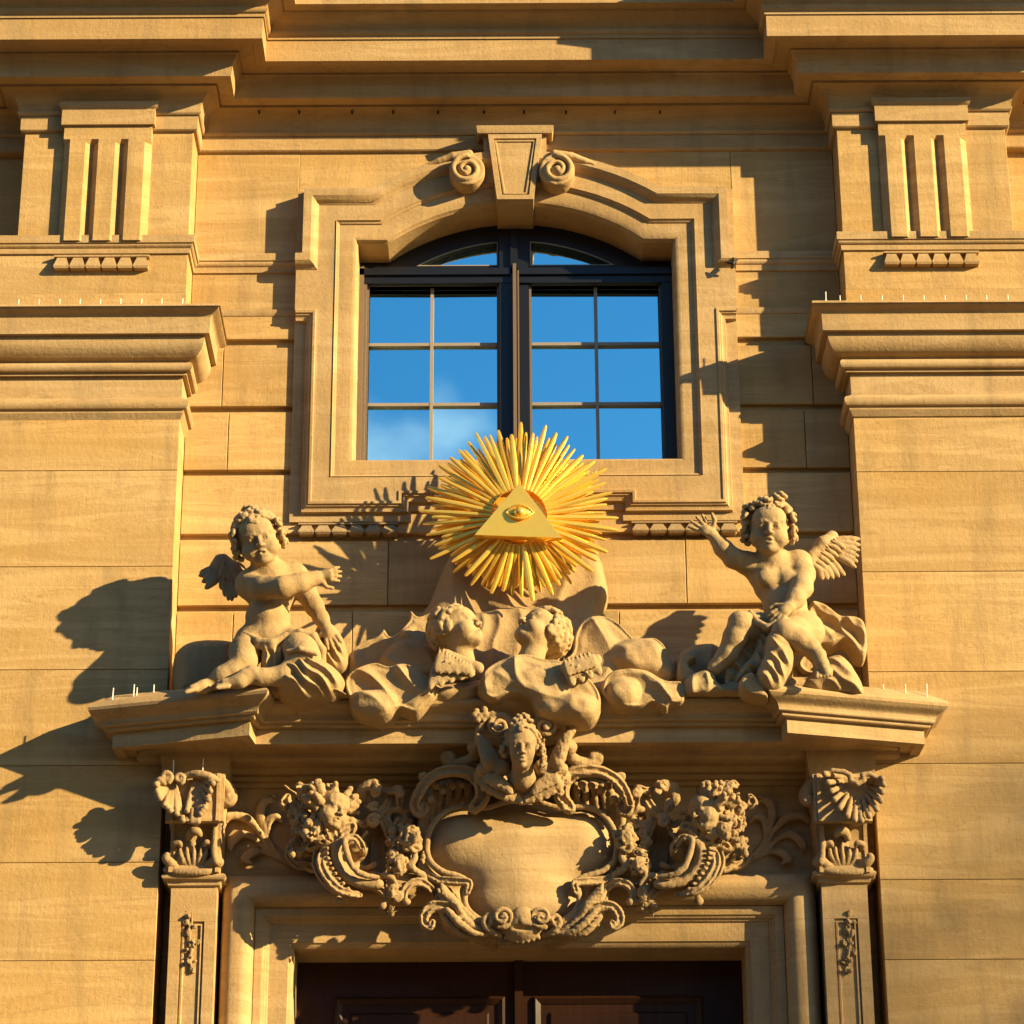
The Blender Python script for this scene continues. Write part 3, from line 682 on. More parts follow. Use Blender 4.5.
# ------------------------------------------------------------------ carving toolkit: solids blended in a grid, then skinned as one mesh
A_ = np.array
PSH = 0.
def P(px, py, p): return at(px, py, p+PSH)
class Vol:
    def __init__(s, lo, hi, h):
        s.lo = A_(lo, float); s.h = h; s.n = np.ceil((A_(hi)-s.lo)/h).astype(int)+1
        s.D = np.full(tuple(s.n), 9., np.float32)
    def reg(s, lo, hi):
        a = np.clip(np.floor((A_(lo)-s.lo)/s.h).astype(int), 0, s.n); b = np.clip(np.ceil((A_(hi)-s.lo)/s.h).astype(int)+1, 0, s.n)
        if (b <= a).any(): return None, None
        sl = tuple(slice(i, j) for i, j in zip(a, b))
        ax = [(np.arange(i, j)*s.h+l).astype(np.float32) for i, j, l in zip(a, b, s.lo)]
        return sl, (ax[0][:, None, None], ax[1][None, :, None], ax[2][None, None, :])
    def put(s, sl, d, k, op):
        o = s.D[sl]
        if op == 'u':
            if k > 0: hh = np.maximum(k-np.abs(o-d), 0)/k; s.D[sl] = np.minimum(o, d)-hh*hh*k*.25
            else: s.D[sl] = np.minimum(o, d)
        else:
            if k > 0: hh = np.maximum(k-np.abs(o+d), 0)/k; s.D[sl] = np.maximum(o, -d)+hh*hh*k*.25
            else: s.D[sl] = np.maximum(o, -d)
    def cone(s, a, b, ra, rb=None, k=.012, op='u', flat=None):
        rb = ra if rb is None else rb; a = A_(a, float); b = A_(b, float); m = max(ra, rb)+k+2.5*s.h
        sl, X = s.reg(np.minimum(a, b)-m, np.maximum(a, b)+m)
        if sl is None: return
        ba = b-a; L2 = max(ba.dot(ba), 1e-9); q = [X[i]-a[i] for i in range(3)]
        t = np.clip((q[0]*ba[0]+q[1]*ba[1]+q[2]*ba[2])/L2, 0, 1)
        d = np.sqrt((q[0]-t*ba[0])**2+(q[1]-t*ba[1])**2+(q[2]-t*ba[2])**2)-(ra+(rb-ra)*t)
        s.put(sl, d, k, op)
    def ell(s, c, r, R=None, k=.012, op='u'):
        c = A_(c, float); m = max(r)+k+2.5*s.h; sl, X = s.reg(c-m, c+m)
        if sl is None: return
        q = [X[i]-c[i] for i in range(3)]
        if R is not None: q = [q[0]*R[0][i]+q[1]*R[1][i]+q[2]*R[2][i] for i in range(3)]     # R columns = local axes
        k0 = np.sqrt(sum((q[i]/r[i])**2 for i in range(3)))+1e-6; k1 = np.sqrt(sum((q[i]/r[i]**2)**2 for i in range(3)))+1e-6
        s.put(sl, k0*(k0-1)/k1, k, op)
    def torus(s, c, n, R_, r, k=.006):
        c = A_(c, float); n = A_(n, float); n /= np.linalg.norm(n); m = R_+r+k+2.5*s.h; sl, X = s.reg(c-m, c+m)
        if sl is None: return
        q = [X[i]-c[i] for i in range(3)]; y = q[0]*n[0]+q[1]*n[1]+q[2]*n[2]
        rr = np.sqrt(np.maximum(q[0]**2+q[1]**2+q[2]**2-y*y, 0)); s.put(sl, np.sqrt((rr-R_)**2+y*y)-r, k, 'u')
    def chain(s, pts, rad, k=.01, op='u'):
        n = len(pts)
        if not hasattr(rad, '__len__'): rad = [rad]*n
        if len(rad) != n: rad = np.interp(np.linspace(0, 1, n), np.linspace(0, 1, len(rad)), rad)
        for i in range(n-1): s.cone(pts[i], pts[i+1], rad[i], rad[i+1], k, op)
    def curve(s, pts, rad, k=.01, sub=4, op='u'):
        """pts as (px, py, p) control points, smoothed"""
        s.chain([P(*q) for q in cr(pts, sub)], rad, k, op)
    def lobe(s, poly, pref, p0, p1, w=.06, lip=0., lw=.014, fold=0., ff=40., fa=0., seed=1, k=.01, bowl=0., pb=None, sm=0, sharp=1., warp=1.6):
        """a carved sheet or pillow: outline in picture px at depth pref, rising from p0 at the rim to p1"""
        pb = p0-.04 if pb is None else pb; pref += PSH; p0 += PSH; p1 += PSH; pb += PSH
        poly = cr(poly, 4, True); pp = [at(x, y, pref) for x, y in poly]; px_ = [q[0] for q in pp]; pz = [q[2] for q in pp]
        m = k+2.5*s.h; top = max(p0, p1)+abs(lip)+fold+m+.02
        sl, X = s.reg((min(px_)-m, pb-m, min(pz)-m), (max(px_)+m, top, max(pz)+m))
        if sl is None: return
        x = X[0][:, :, :][:, 0, :]*1.; z_ = X[2][0]*1.; x, z_ = np.broadcast_arrays(x, z_)
        dd = np.full(x.shape, 1e9, np.float32); ins = np.zeros(x.shape, bool); n = len(px_)
        for i in range(n):
            ax, az, bx, bz = px_[i], pz[i], px_[(i+1) % n], pz[(i+1) % n]
            ex, ez = bx-ax, bz-az; wx, wz = x-ax, z_-az; t = np.clip((wx*ex+wz*ez)/(ex*ex+ez*ez+1e-12), 0, 1)
            dd = np.minimum(dd, (wx-ex*t)**2+(wz-ez*t)**2)
            if bz != az:
                c_ = ((az > z_) != (bz > z_)) & (x < (bx-ax)*(z_-az)/(bz-az)+ax); ins ^= c_
        sd = np.sqrt(dd); sd[ins] *= -1
        t = np.clip(-sd/w, 0, 1); H = p0+(p1-p0)*np.sqrt(1-(1-t)**2)
        for _ in range(sm): H = np.pad(H, 1, mode='edge'); H = (H[:-2, 1:-1]+H[2:, 1:-1]+H[1:-1, :-2]+H[1:-1, 2:]+H[1:-1, 1:-1])/5
        if lip: H = H+lip*np.exp(-((-sd-lw)/lw)**2)
        if bowl: H = H-bowl*np.clip((-sd-lw*2)/w, 0, 1)
        if fold:
            nn = wob(x, z_, seed, ff*.35)
            u = (x*math.cos(fa)+z_*math.sin(fa))*ff+nn*warp
            H = H+fold*(1-np.abs(np.sin(u)))**sharp*np.clip(-sd/.03, 0, 1)+fold*.6*nn*t
        H = H[:, None, :]
        d = np.maximum(np.maximum(sd[:, None, :], (X[1]-H)*.65), pb-X[1])
        s.put(sl, d.astype(np.float32), k, 'u')
    def groove(s, pts, rad, f=.45, up=.9, k=.004):
        n = len(pts); rad = [rad]*n if not hasattr(rad, '__len__') else list(np.interp(np.linspace(0, 1, n), np.linspace(0, 1, len(rad)), rad))
        s.chain([A_(q)+A_((0, r*up, 0)) for q, r in zip(pts, rad)], [r*f for r in rad], k, 's')
    def noise(s, amp, f, seed=0):
        g = [np.arange(n)*s.h+l for n, l in zip(s.n, s.lo)]; x, y, z_ = g[0][:, None, None], g[1][None, :, None], g[2][None, None, :]
        r = np.random.RandomState(seed); acc = 0
        for i in range(5):
            v = r.normal(size=3); v *= f*(1+.5*i)/np.linalg.norm(v); ph = r.rand()*6.28
            w2 = r.normal(size=3)*f*.5
            acc = acc+np.sin(x*v[0]+y*v[1]+z_*v[2]+ph+1.3*np.sin(x*w2[0]+y*w2[1]+z_*w2[2]))/(1+.6*i)
        s.D += (acc*amp*.6).astype(np.float32)
    def mesh(s, name, mat, parent=None, sm=1):
        D = s.D; D = np.clip(D, -.05, .05)
        D[0], D[-1] = .05, .05; D[:, 0], D[:, -1] = .05, .05; D[:, :, 0], D[:, :, -1] = .05, .05
        S = D < 0; c = np.zeros(tuple(s.n-1), np.uint8)
        offs_ = [(i, j, k) for i in (0, 1) for j in (0, 1) for k in (0, 1)]
        n0, n1, n2 = s.n-1
        for i, j, k in offs_: c += S[i:i+n0, j:j+n1, k:k+n2]
        idx = np.argwhere((c > 0) & (c < 8))
        if len(idx) == 0: return None
        num = np.full(c.shape, -1, np.int32); num[idx[:, 0], idx[:, 1], idx[:, 2]] = np.arange(len(idx))
        V = {o: D[idx[:, 0]+o[0], idx[:, 1]+o[1], idx[:, 2]+o[2]] for o in offs_}
        acc = np.zeros((len(idx), 3)); cnt = np.zeros(len(idx))
        for a in offs_:
            for ax in range(3):
                if a[ax]: continue
                b = tuple(a[i]+(i == ax) for i in range(3)); va, vb = V[a], V[b]; m = (va < 0) != (vb < 0)
                t = np.where(m, va/(va-vb+1e-12), 0)
                pt = np.tile(A_(a, float), (len(idx), 1)); pt[:, ax] += t
                acc[m] += pt[m]; cnt[m] += 1
        vs = s.lo+(idx+acc/cnt[:, None])*s.h
        F = []
        for ax in range(3):
            u, v = [(1, 2), (2, 0), (0, 1)][ax]
            a = [slice(1, -1)]*3; a[ax] = slice(0, -1); b = [slice(1, -1)]*3; b[ax] = slice(1, None)
            A, B = S[tuple(a)], S[tuple(b)]
            for flag, inv in ((A & ~B, False), (~A & B, True)):
                e = np.argwhere(flag)
                if len(e) == 0: continue
                e = e+1; e[:, ax] -= 1
                eu = np.zeros(3, int); eu[u] = 1; ev = np.zeros(3, int); ev[v] = 1
                q = [e-eu-ev, e-ev, e, e-eu]
                q = np.stack([num[w_[:, 0], w_[:, 1], w_[:, 2]] for w_ in q], 1)
                F.append(q[:, ::-1] if not inv else q)
        F = np.concatenate(F)
        # relax a little
        for _ in range(sm):
            nb = np.zeros_like(vs); ct = np.zeros(len(vs))
            for i in range(4):
                a, b = F[:, i], F[:, (i+1) % 4]
                for kk in range(3): nb[:, kk] += np.bincount(a, vs[b, kk], len(vs))+np.bincount(b, vs[a, kk], len(vs))
                ct += np.bincount(a, minlength=len(vs))+np.bincount(b, minlength=len(vs))
            vs = vs*.68+.32*nb/ct[:, None]
        vs = vs*A_((1, -1, 1))       # to world: y = -p  (this mirrors, and the quads above are wound for it)
        return build(name, vs, F, mat, parent, smooth=True)
def wob(x, z_, seed, f):
    r = np.random.RandomState(seed); a = 0
    for i in range(4):
        t = r.rand()*6.28; ff = f*(1+.7*i); a = a+np.sin((x*math.cos(t)+z_*math.sin(t))*ff+r.rand()*6.28)/(1+i*.7)
    return a/2.2
def cr(pts, sub=4, closed=False):
    p = [A_(q, float) for q in pts]; n = len(p); out = []
    for i in range(n if closed else n-1):
        g = (lambda j: p[j % n]) if closed else (lambda j: p[min(max(j, 0), n-1)])
        a, b, c, d = g(i-1), g(i), g(i+1), g(i+2)
        for k in range(sub):
            t = k/sub; out.append(.5*((2*b)+(-a+c)*t+(2*a-5*b+4*c-d)*t*t+(-a+3*b-3*c+d)*t**3))
    if not closed: out.append(p[-1])
    return out
def spiral(cx, cy, p, r0, r1, a0, turns, n=26, dp=0.):
    """px spiral around cx,cy; angle in degrees, y up"""
    return [(cx+(r0+(r1-r0)*t)*math.cos(math.radians(a0+turns*360*t)), cy-(r0+(r1-r0)*t)*math.sin(math.radians(a0+turns*360*t)), p+dp*t) for t in [i/(n-1) for i in range(n)]]
def nrm(v): v = A_(v, float); return v/(np.linalg.norm(v)+1e-9)
def basis(yaw, pitch, roll):
    y, t, f = map(math.radians, (yaw, pitch, roll))
    fw = A_((math.sin(y), math.cos(y), 0)); rt = A_((math.cos(y), -math.sin(y), 0)); up = A_((0, 0, 1.))
    f2 = fw*math.cos(t)+up*math.sin(t); u2 = up*math.cos(t)-fw*math.sin(t)
    u3 = u2*math.cos(f)+rt*math.sin(f); r3 = rt*math.cos(f)-u2*math.sin(f)
    return np.stack([r3, f2, u3], 1)       # columns: right, forward, up
def head(V, c, s, B, child=True, open_=True, neck=None):
    w_ = lambda x, y, z_: c+s*(B @ A_((x, y, z_)))
    E = lambda q, r, k=.1, op='u': V.ell(w_(*q), [v*s for v in r], B, k*s, op)
    C = lambda a, b, ra, rb, k=.06, op='u': V.cone(w_(*a), w_(*b), ra*s, rb*s, k*s, op)
    if child:
        E((0, -.12, .22), (.80, .90, .80)); E((0, .18, -.30), (.64, .60, .58), .2)
        for u in (-1, 1): E((u*.38, .43, -.38), (.34, .36, .33), .18)
        E((0, .62, -.76), (.19, .17, .15), .18); E((0, .40, -.80), (.36, .3, .14), .2)
        E((0, .50, .42), (.58, .36, .40), .25)
    else:
        E((0, -.12, .25), (.68, .86, .76)); E((0, .24, -.30), (.50, .54, .62), .2)
        for u in (-1, 1): E((u*.30, .48, -.22), (.22, .24, .3), .2)
        E((0, .66, -.82), (.16, .15, .15), .15); E((0, .50, .40), (.50, .34, .38), .25)
    for u in (-1, 1):
        E((u*.29, .88, .03), (.185, .17, .13), .10, 's')
        E((u*.29, .70, .02), (.14, .115, .11), .02)
        C((u*.44, .69, .09), (u*.30, .80, .135), .035, .04, .03); C((u*.30, .80, .135), (u*.14, .775, .07), .04, .03, .03)   # upper lid
        C((u*.42, .70, -.07), (u*.17, .76, -.09), .025, .03, .04)
        C((u*.48, .70, .22), (u*.14, .84, .19), .045, .045, .12)                                  # brow
        E((u*.27, .80, .0), (.035, .05, .04), .02, 's')
        E((u*.80, -.05, -.08), (.10, .20, .26), .05)
    C((0, .80, .14), (0, .98, -.22), .065, .09, .1); E((0, .99, -.26), (.095, .09, .08), .06)
    for u in (-1, 1): E((u*.11, .90, -.27), (.085, .10, .075), .05); E((u*.055, .98, -.345), (.03, .05, .035), .02, 's')
    zm = -.56 if open_ else -.53
    C((-.13, .76, -.49), (-.04, .85, -.45), .035, .05, .06); C((.13, .76, -.49), (.04, .85, -.45), .035, .05, .06)
    C((-.13, .76, -.62), (.13, .76, -.62), .06, .06, .06); C((-.05, .80, -.62), (.05, .80, -.62), .06, .06, .05)
    if open_: E((0, .88, -.545), (.10, .15, .045), .02, 's')
    else: C((-.16, .84, -.535), (.16, .84, -.535), .018, .018, .02, 's')
    if neck is not None: V.cone(w_(0, -.12, -.50), neck[0], .46*s, neck[1], .15*s)
def hair(V, c, s, B, n=130, seed=0, R_=.15, r=.095, low=-.55, front=.42, child=True):
    w_ = lambda x, y, z_: c+s*(B @ A_((x, y, z_))); rr = np.random.RandomState(seed); g = math.pi*(3-5**.5)
    rx = .82 if child else .72
    V.ell(w_(0, -.24, .28), [rx*s, .88*s, .82*s], B, .01)
    for i in range(n):
        z_ = 1-2*(i+.5)/n; t = g*i; q = A_((math.sqrt(1-z_*z_)*math.cos(t), math.sqrt(1-z_*z_)*math.sin(t), z_))
        hl = .50+.10*math.sin(5*q[0]+seed)
        if q[2] < low or (q[1] > .10 and q[2] < hl and abs(q[0]) < .80) or (q[1] > .30 and q[2] < hl) or q[1] > .45 and q[2] < -.2: continue
        side = abs(q[0]) > .55 and q[2] < .45
        q2 = q+rr.normal(size=3)*.06; out = (1.05 if not side else .96)+rr.uniform(-.04, .07)
        pos = A_((q2[0]*rx*out, -.18+q2[1]*.90*out, .27+q2[2]*.84*out)); nn = q+rr.normal(size=3)*.35; sc = rr.uniform(.75, 1.4)
        t1 = nrm(np.cross(q, rr.normal(size=3))); t2 = np.cross(q, t1); m = 9; k_ = rr.choice((-1, 1))
        pts = [pos+q*.03*j/m+(t1*math.cos(k_*j*.95)+t2*math.sin(k_*j*.95))*(R_*sc*(1.25-.11*j)) for j in range(m)]
        V.chain([w_(*v) for v in pts], [r*s*sc, r*s*sc*.55], .03*s)
def lock(V, c, s, B, q, sc=1., seed=0):
    """one fat curl standing out from the head at local position q"""
    rr = np.random.RandomState(seed); q = A_(q, float); d = nrm(q); t1 = nrm(np.cross(d, (.3, 1, .2))); t2 = np.cross(d, t1)
    pts = [q+d*.02*j+(t1*math.cos(j*.8)+t2*math.sin(j*.8))*(.17*sc*(1.3-.1*j)) for j in range(11)]
    V.chain([c+s*(B @ v) for v in pts], [.10*s*sc, .055*s*sc], .02*s)
def hand(V, wr, u, v, n, s=1., curl=.5, thumb=1, spread=1.):
    """wrist, finger direction, across the fingers, towards the palm"""
    wr = A_(wr, float); u, v, n = nrm(u), nrm(v), nrm(n); R_ = np.stack([v, n, u], 1)
    V.ell(wr+u*.034*s, [.030*s, .017*s, .036*s], R_, .012)
    V.cone(wr, wr+u*.03*s, .022*s, .022*s, .01)
    for i in range(4):
        L_ = [.040, .046, .043, .034][i]*s; q = (i-1.5)
        b = wr+u*.056*s+v*q*.0165*s; d = nrm(u+v*q*.16*spread)
        m = b+d*L_*.55+n*.010*curl*s; t = m+nrm(d*(1-curl)+n*curl*1.1)*L_*.55
        V.cone(b, m, .0095*s, .0088*s, .003); V.cone(m, t, .0088*s, .0072*s, .003)
    b = wr+u*.018*s+v*thumb*.026*s; m = b+nrm(u*.6+v*thumb)*.030*s+n*.008*s; V.cone(b, m, .0125*s, .010*s, .008); V.cone(m, m+nrm(u+v*thumb*.35+n*.3)*.028*s, .010*s, .0082*s, .003)
def feather(V, a, b, w_, t, k=.002, nrm_=(0, 1, 0)):
    a, b = A_(a, float), A_(b, float); d = b-a; L_ = np.linalg.norm(d); u = d/L_; n = A_(nrm_, float); n = nrm(n-u*n.dot(u)); v = np.cross(u, n)
    V.ell((a+b)/2, [w_, t, L_/2], np.stack([v, n, u], 1), k)
    for q in (-.5, .5): V.cone(a+v*q*w_+n*t*.85, b-d*.12+v*q*w_*.7+n*t*.55, .0032, .0026, .002)
def ribfan(V, c, tips, r0, r1, dip=0., k=.003, side=1.2):
    for t in tips:
        m = (A_(c)*.45+A_(t)*.55)-A_((0, dip, 0)); V.cone(c, m, r0, (r0+r1)/2, k); V.cone(m, t, (r0+r1)/2, r1, k)
def leafcurl(V, pts, w_, k=.006, ribs=3):
    """acanthus-like frond along px control points (px,py,p), ribs side by side, ends rolled forward"""
    c = [P(*q) for q in cr(pts, 4)]; n = len(c)
    for j in range(ribs):
        o = (j-(ribs-1)/2)/max(1, (ribs-1)/2) if ribs > 1 else 0; q = []; rad = []
        for i, a in enumerate(c):
            d = nrm(c[min(i+1, n-1)]-c[max(i-1, 0)]); sd = nrm(np.cross(d, (0, 1, 0))); t = i/(n-1)
            wd = w_*math.sin(math.pi*min(1, .15+.8*t))**.7
            q.append(a+sd*o*wd+A_((0, .012*(1-abs(o))+.02*max(0, t-.75)*4*.6, 0))); rad.append(w_*.30*(.55+.6*math.sin(math.pi*min(1, .1+.85*t))))
        V.chain(q, rad, k)
    e = c[-1]+A_((0, .018, 0)); V.ell(e, [w_*.55, w_*.5, w_*.5], None, k)
def cluster(V, cx, cy, rx, ry, p, n, seed, big=.022, dp=.03):
    n = int(n*.8); big *= 1.12
    """tight bunch of blossoms, curls and berries"""
    r = np.random.RandomState(seed)
    for i in range(n):
        a, q = r.rand()*6.28, math.sqrt(r.rand()); pos = P(cx+rx*q*math.cos(a), cy+ry*q*math.sin(a), p+dp*(1-q*q)+r.uniform(-.01, .012)); sc = r.uniform(.6, 1.2)*big; t = r.rand()
        if t < .45: V.torus(pos, (r.normal()*.5, 1, r.normal()*.5), sc*.72, sc*.36, .002); V.ell(pos+A_((0, sc*.2, 0)), [sc*.35]*3, None, .002)
        elif t < .7: V.ell(pos, [sc*.62]*3, None, .002)
        elif t < .85:
            for j in range(5): b = 2*math.pi*j/5+i; V.ell(pos+A_((math.cos(b)*sc*.6, 0, math.sin(b)*sc*.6)), [sc*.42, sc*.3, sc*.42], None, .002)
            V.ell(pos+A_((0, sc*.3, 0)), [sc*.3]*3, None, .002)
        else:
            d = nrm((r.normal(), .4, r.normal())); V.cone(pos-d*sc, pos+d*sc*.7, sc*.5, sc*.22, .002); V.cone(pos+d*sc*.7, pos+d*sc*.7+A_((0, sc*.5, -sc*.3)), sc*.24, sc*.2, .002)
def vol(x0, y0, x1, y1, p0, p1, h):
    a = [P(x0, y0, p0), P(x1, y1, p1), P(x0, y1, p0), P(x1, y0, p1), P(x0, y1, p1), P(x0, y0, p1), P(x1, y0, p0), P(x1, y1, p0)]; a = A_(a)
    return Vol(a.min(0)-2*h, a.max(0)+2*h, h)
# ------------------------------------------------------------------ cherub statues on the ledge
ZT = zz(703.6, .49, 113)          # top of the ledge
def cherub_left():
    base = P(262, 690, .48)
    root = empty('cherub_statue', (base[0], -.48, ZT), 'stone cherub at left of the ledge, arm reaching across its chest towards the golden rays', 'statue', 'stone cherubs seated on the portal ledge')
    V = vol(180, 505, 345, 697, .36, .80, .0043)
    hc = P(258, 541, .57); hs = .126; B = basis(8, -17, -18)
    head(V, hc, hs, B, neck=(P(271, 574, .50), .078))
    V.ell(P(272, 592, .47), (.118, .100, .13)); V.cone(P(252, 584, .49), P(292, 576, .46), .078, .068, .04)
    V.ell(P(268, 618, .50), (.108, .108, .10), None, .03); V.ell(P(268, 641, .48), (.140, .115, .095), None, .03)
    V.ell(P(258, 592, .565), (.045, .03, .04), None, .04); V.ell(P(288, 590, .55), (.045, .03, .04), None, .04)
    V.ell(P(274, 619, .612), (.010, .012, .010), None, .006, 's')
    V.chain([P(248, 586, .51), P(262, 588, .62), P(284, 587, .69), P(300, 583, .675), P(316, 578, .655)], [.062, .056, .052, .048, .036], .014)
    hand(V, P(318, 577, .652), (1, 0, .18), (.05, 0, -1), (0.2, -.5, .1), 1.05, .35, 1)
    V.chain([P(297, 576, .46), P(306, 592, .47), P(314, 606, .48), P(321, 618, .50), P(326, 627, .52)], [.056, .050, .044, .036, .028], .02)
    hand(V, P(326, 628, .53), (.5, .15, -1), (1, 0, .4), (0, -1, 0), 1.05, .3, -1)
    V.chain([P(252, 641, .49), P(246, 652, .55), P(244, 663, .60), P(234, 671, .62), P(223, 677, .62), P(212, 683, .615)], [.082, .078, .062, .050, .050, .033], .02)
    V.chain([P(212, 684, .615), P(203, 687, .64), P(193, 689, .665)], [.033, .030, .022], .015)
    for i in range(5): V.cone(P(196, 687+.6*i, .65+.012*(i-2)), P(188-.8*abs(i-1), 689+.8*i, .665+.013*(i-2)), .011, .009, .003)
    V.chain([P(288, 644, .48), P(300, 650, .58), P(304, 658, .64)], [.085, .088, .08], .02)
    V.chain([P(304, 660, .63), P(285, 676, .66), P(262, 677, .68), P(244, 676, .69)], [.07, .052, .038, .036], .02)
    V.chain([P(252, 674, .685), P(240, 681, .70), P(225, 684, .70)], [.042, .034, .026], .012)
    for i in range(5): V.cone(P(228, 682+1.1*i, .70+.013*(i-2)), P(219-.6*abs(i-1), 683+1.2*i, .71+.014*(i-2)), .012, .010, .003)
    V.noise(.0012, 60, 3)
    o = V.mesh('body', M['carved'], root)
    V = vol(222, 500, 292, 566, .36, .74, .004); hair(V, hc, hs, B, 170, 5)
    for i, q in enumerate(((0, .35, 1.02), (.25, .42, .95), (-.3, .35, .98), (.1, .1, 1.15), (.84, .2, .0), (.86, .1, -.28), (-.84, .2, -.02), (-.86, .05, -.30), (.8, .35, .45), (-.8, .35, .42))): lock(V, hc, hs, B, q, 1.1, i)
    V.mesh('hair', M['carved'], o)
    V = vol(184, 544, 254, 610, .25, .50, .0040)   # wing
    V.chain([P(248, 590, .42), P(236, 572, .38), P(222, 564, .36), P(212, 572, .34)], [.03, .045, .045, .03], .02)
    for i in range(6): t = i/5; feather(V, P(226-4*t, 566+8*t, .37), P(199+9*t-3*(i % 2), 573+16*t, .36+.012*i), .021, .015)
    for i in range(6): t = i/5; feather(V, P(224+16*t, 568+10*t, .39), P(221+18*t, 590+12*math.sin(t*3), .39+.006*i), .017, .015)
    for i in range(5): t = i/4; feather(V, P(226+12*t, 564+8*t, .41), P(219+18*t, 578+8*t, .41), .016, .012)
    V.noise(.0015, 90, 3); V.mesh('wing', M['dusk'], root)
    V = vol(232, 618, 352, 702, .34, .82, .0045)   # drapery
    V.chain([P(245, 634, .58), P(258, 641, .62), P(272, 643, .63), P(286, 636, .62), P(300, 632, .63), P(314, 636, .63), P(322, 650, .61), P(322, 664, .58)], [.012, .017, .022, .018, .018, .018, .020, .020], .012)
    V.chain([P(244, 637, .57), P(258, 646, .61), P(272, 648, .63)], [.010, .015, .016], .01)
    V.lobe([(264, 640), (283, 640), (284, 660), (276, 678), (262, 674), (260, 655)], .6, .54, .625, .03, .004, fold=.018, ff=80, fa=.15, k=.012)
    V.lobe([(316, 622), (330, 618), (342, 632), (347, 650), (344, 664), (330, 668), (318, 655), (312, 638)], .5, .40, .50, .05, .006, fold=.02, ff=75, fa=.5, seed=3, k=.012)
    V.lobe([(276, 690), (274, 672), (284, 658), (300, 651), (320, 655), (336, 664), (345, 678), (336, 692), (318, 697), (296, 699)], .66, .52, .71, .09, .010, .012, fold=.028, ff=62, fa=.9, seed=7, k=.01)
    V.chain([P(286, 652, .70), P(300, 649, .73), P(316, 654, .72)], [.010, .014, .010], .01)
    V.noise(.002, 45, 8); V.mesh('drapery', M['carved'], root)
    V = vol(165, 625, 350, 702, .12, .74, .006)    # rock and cloud seat
    V.lobe([(171, 688), (170, 655), (178, 642), (194, 635), (222, 634), (238, 640), (242, 665), (238, 700), (175, 700)], .32, .16, .36, .09, k=.02)
    V.lobe([(186, 692), (200, 686), (230, 686), (262, 684), (280, 690), (300, 690), (340, 680), (344, 700), (190, 704)], .66, .30, .655, .06, fold=.02, ff=30, seed=4, k=.02)
    V.ell((P(265, 690, .5)[0], .46, ZT+.04), (.30, .17, .07), None, .03)
    V.D = np.maximum(V.D, (ZT+.003-(np.arange(V.n[2])*V.h+V.lo[2])).astype(np.float32)[None, None, :])
    V.noise(.0015, 40, 8); V.mesh('cloud_seat', M['carved'], root)
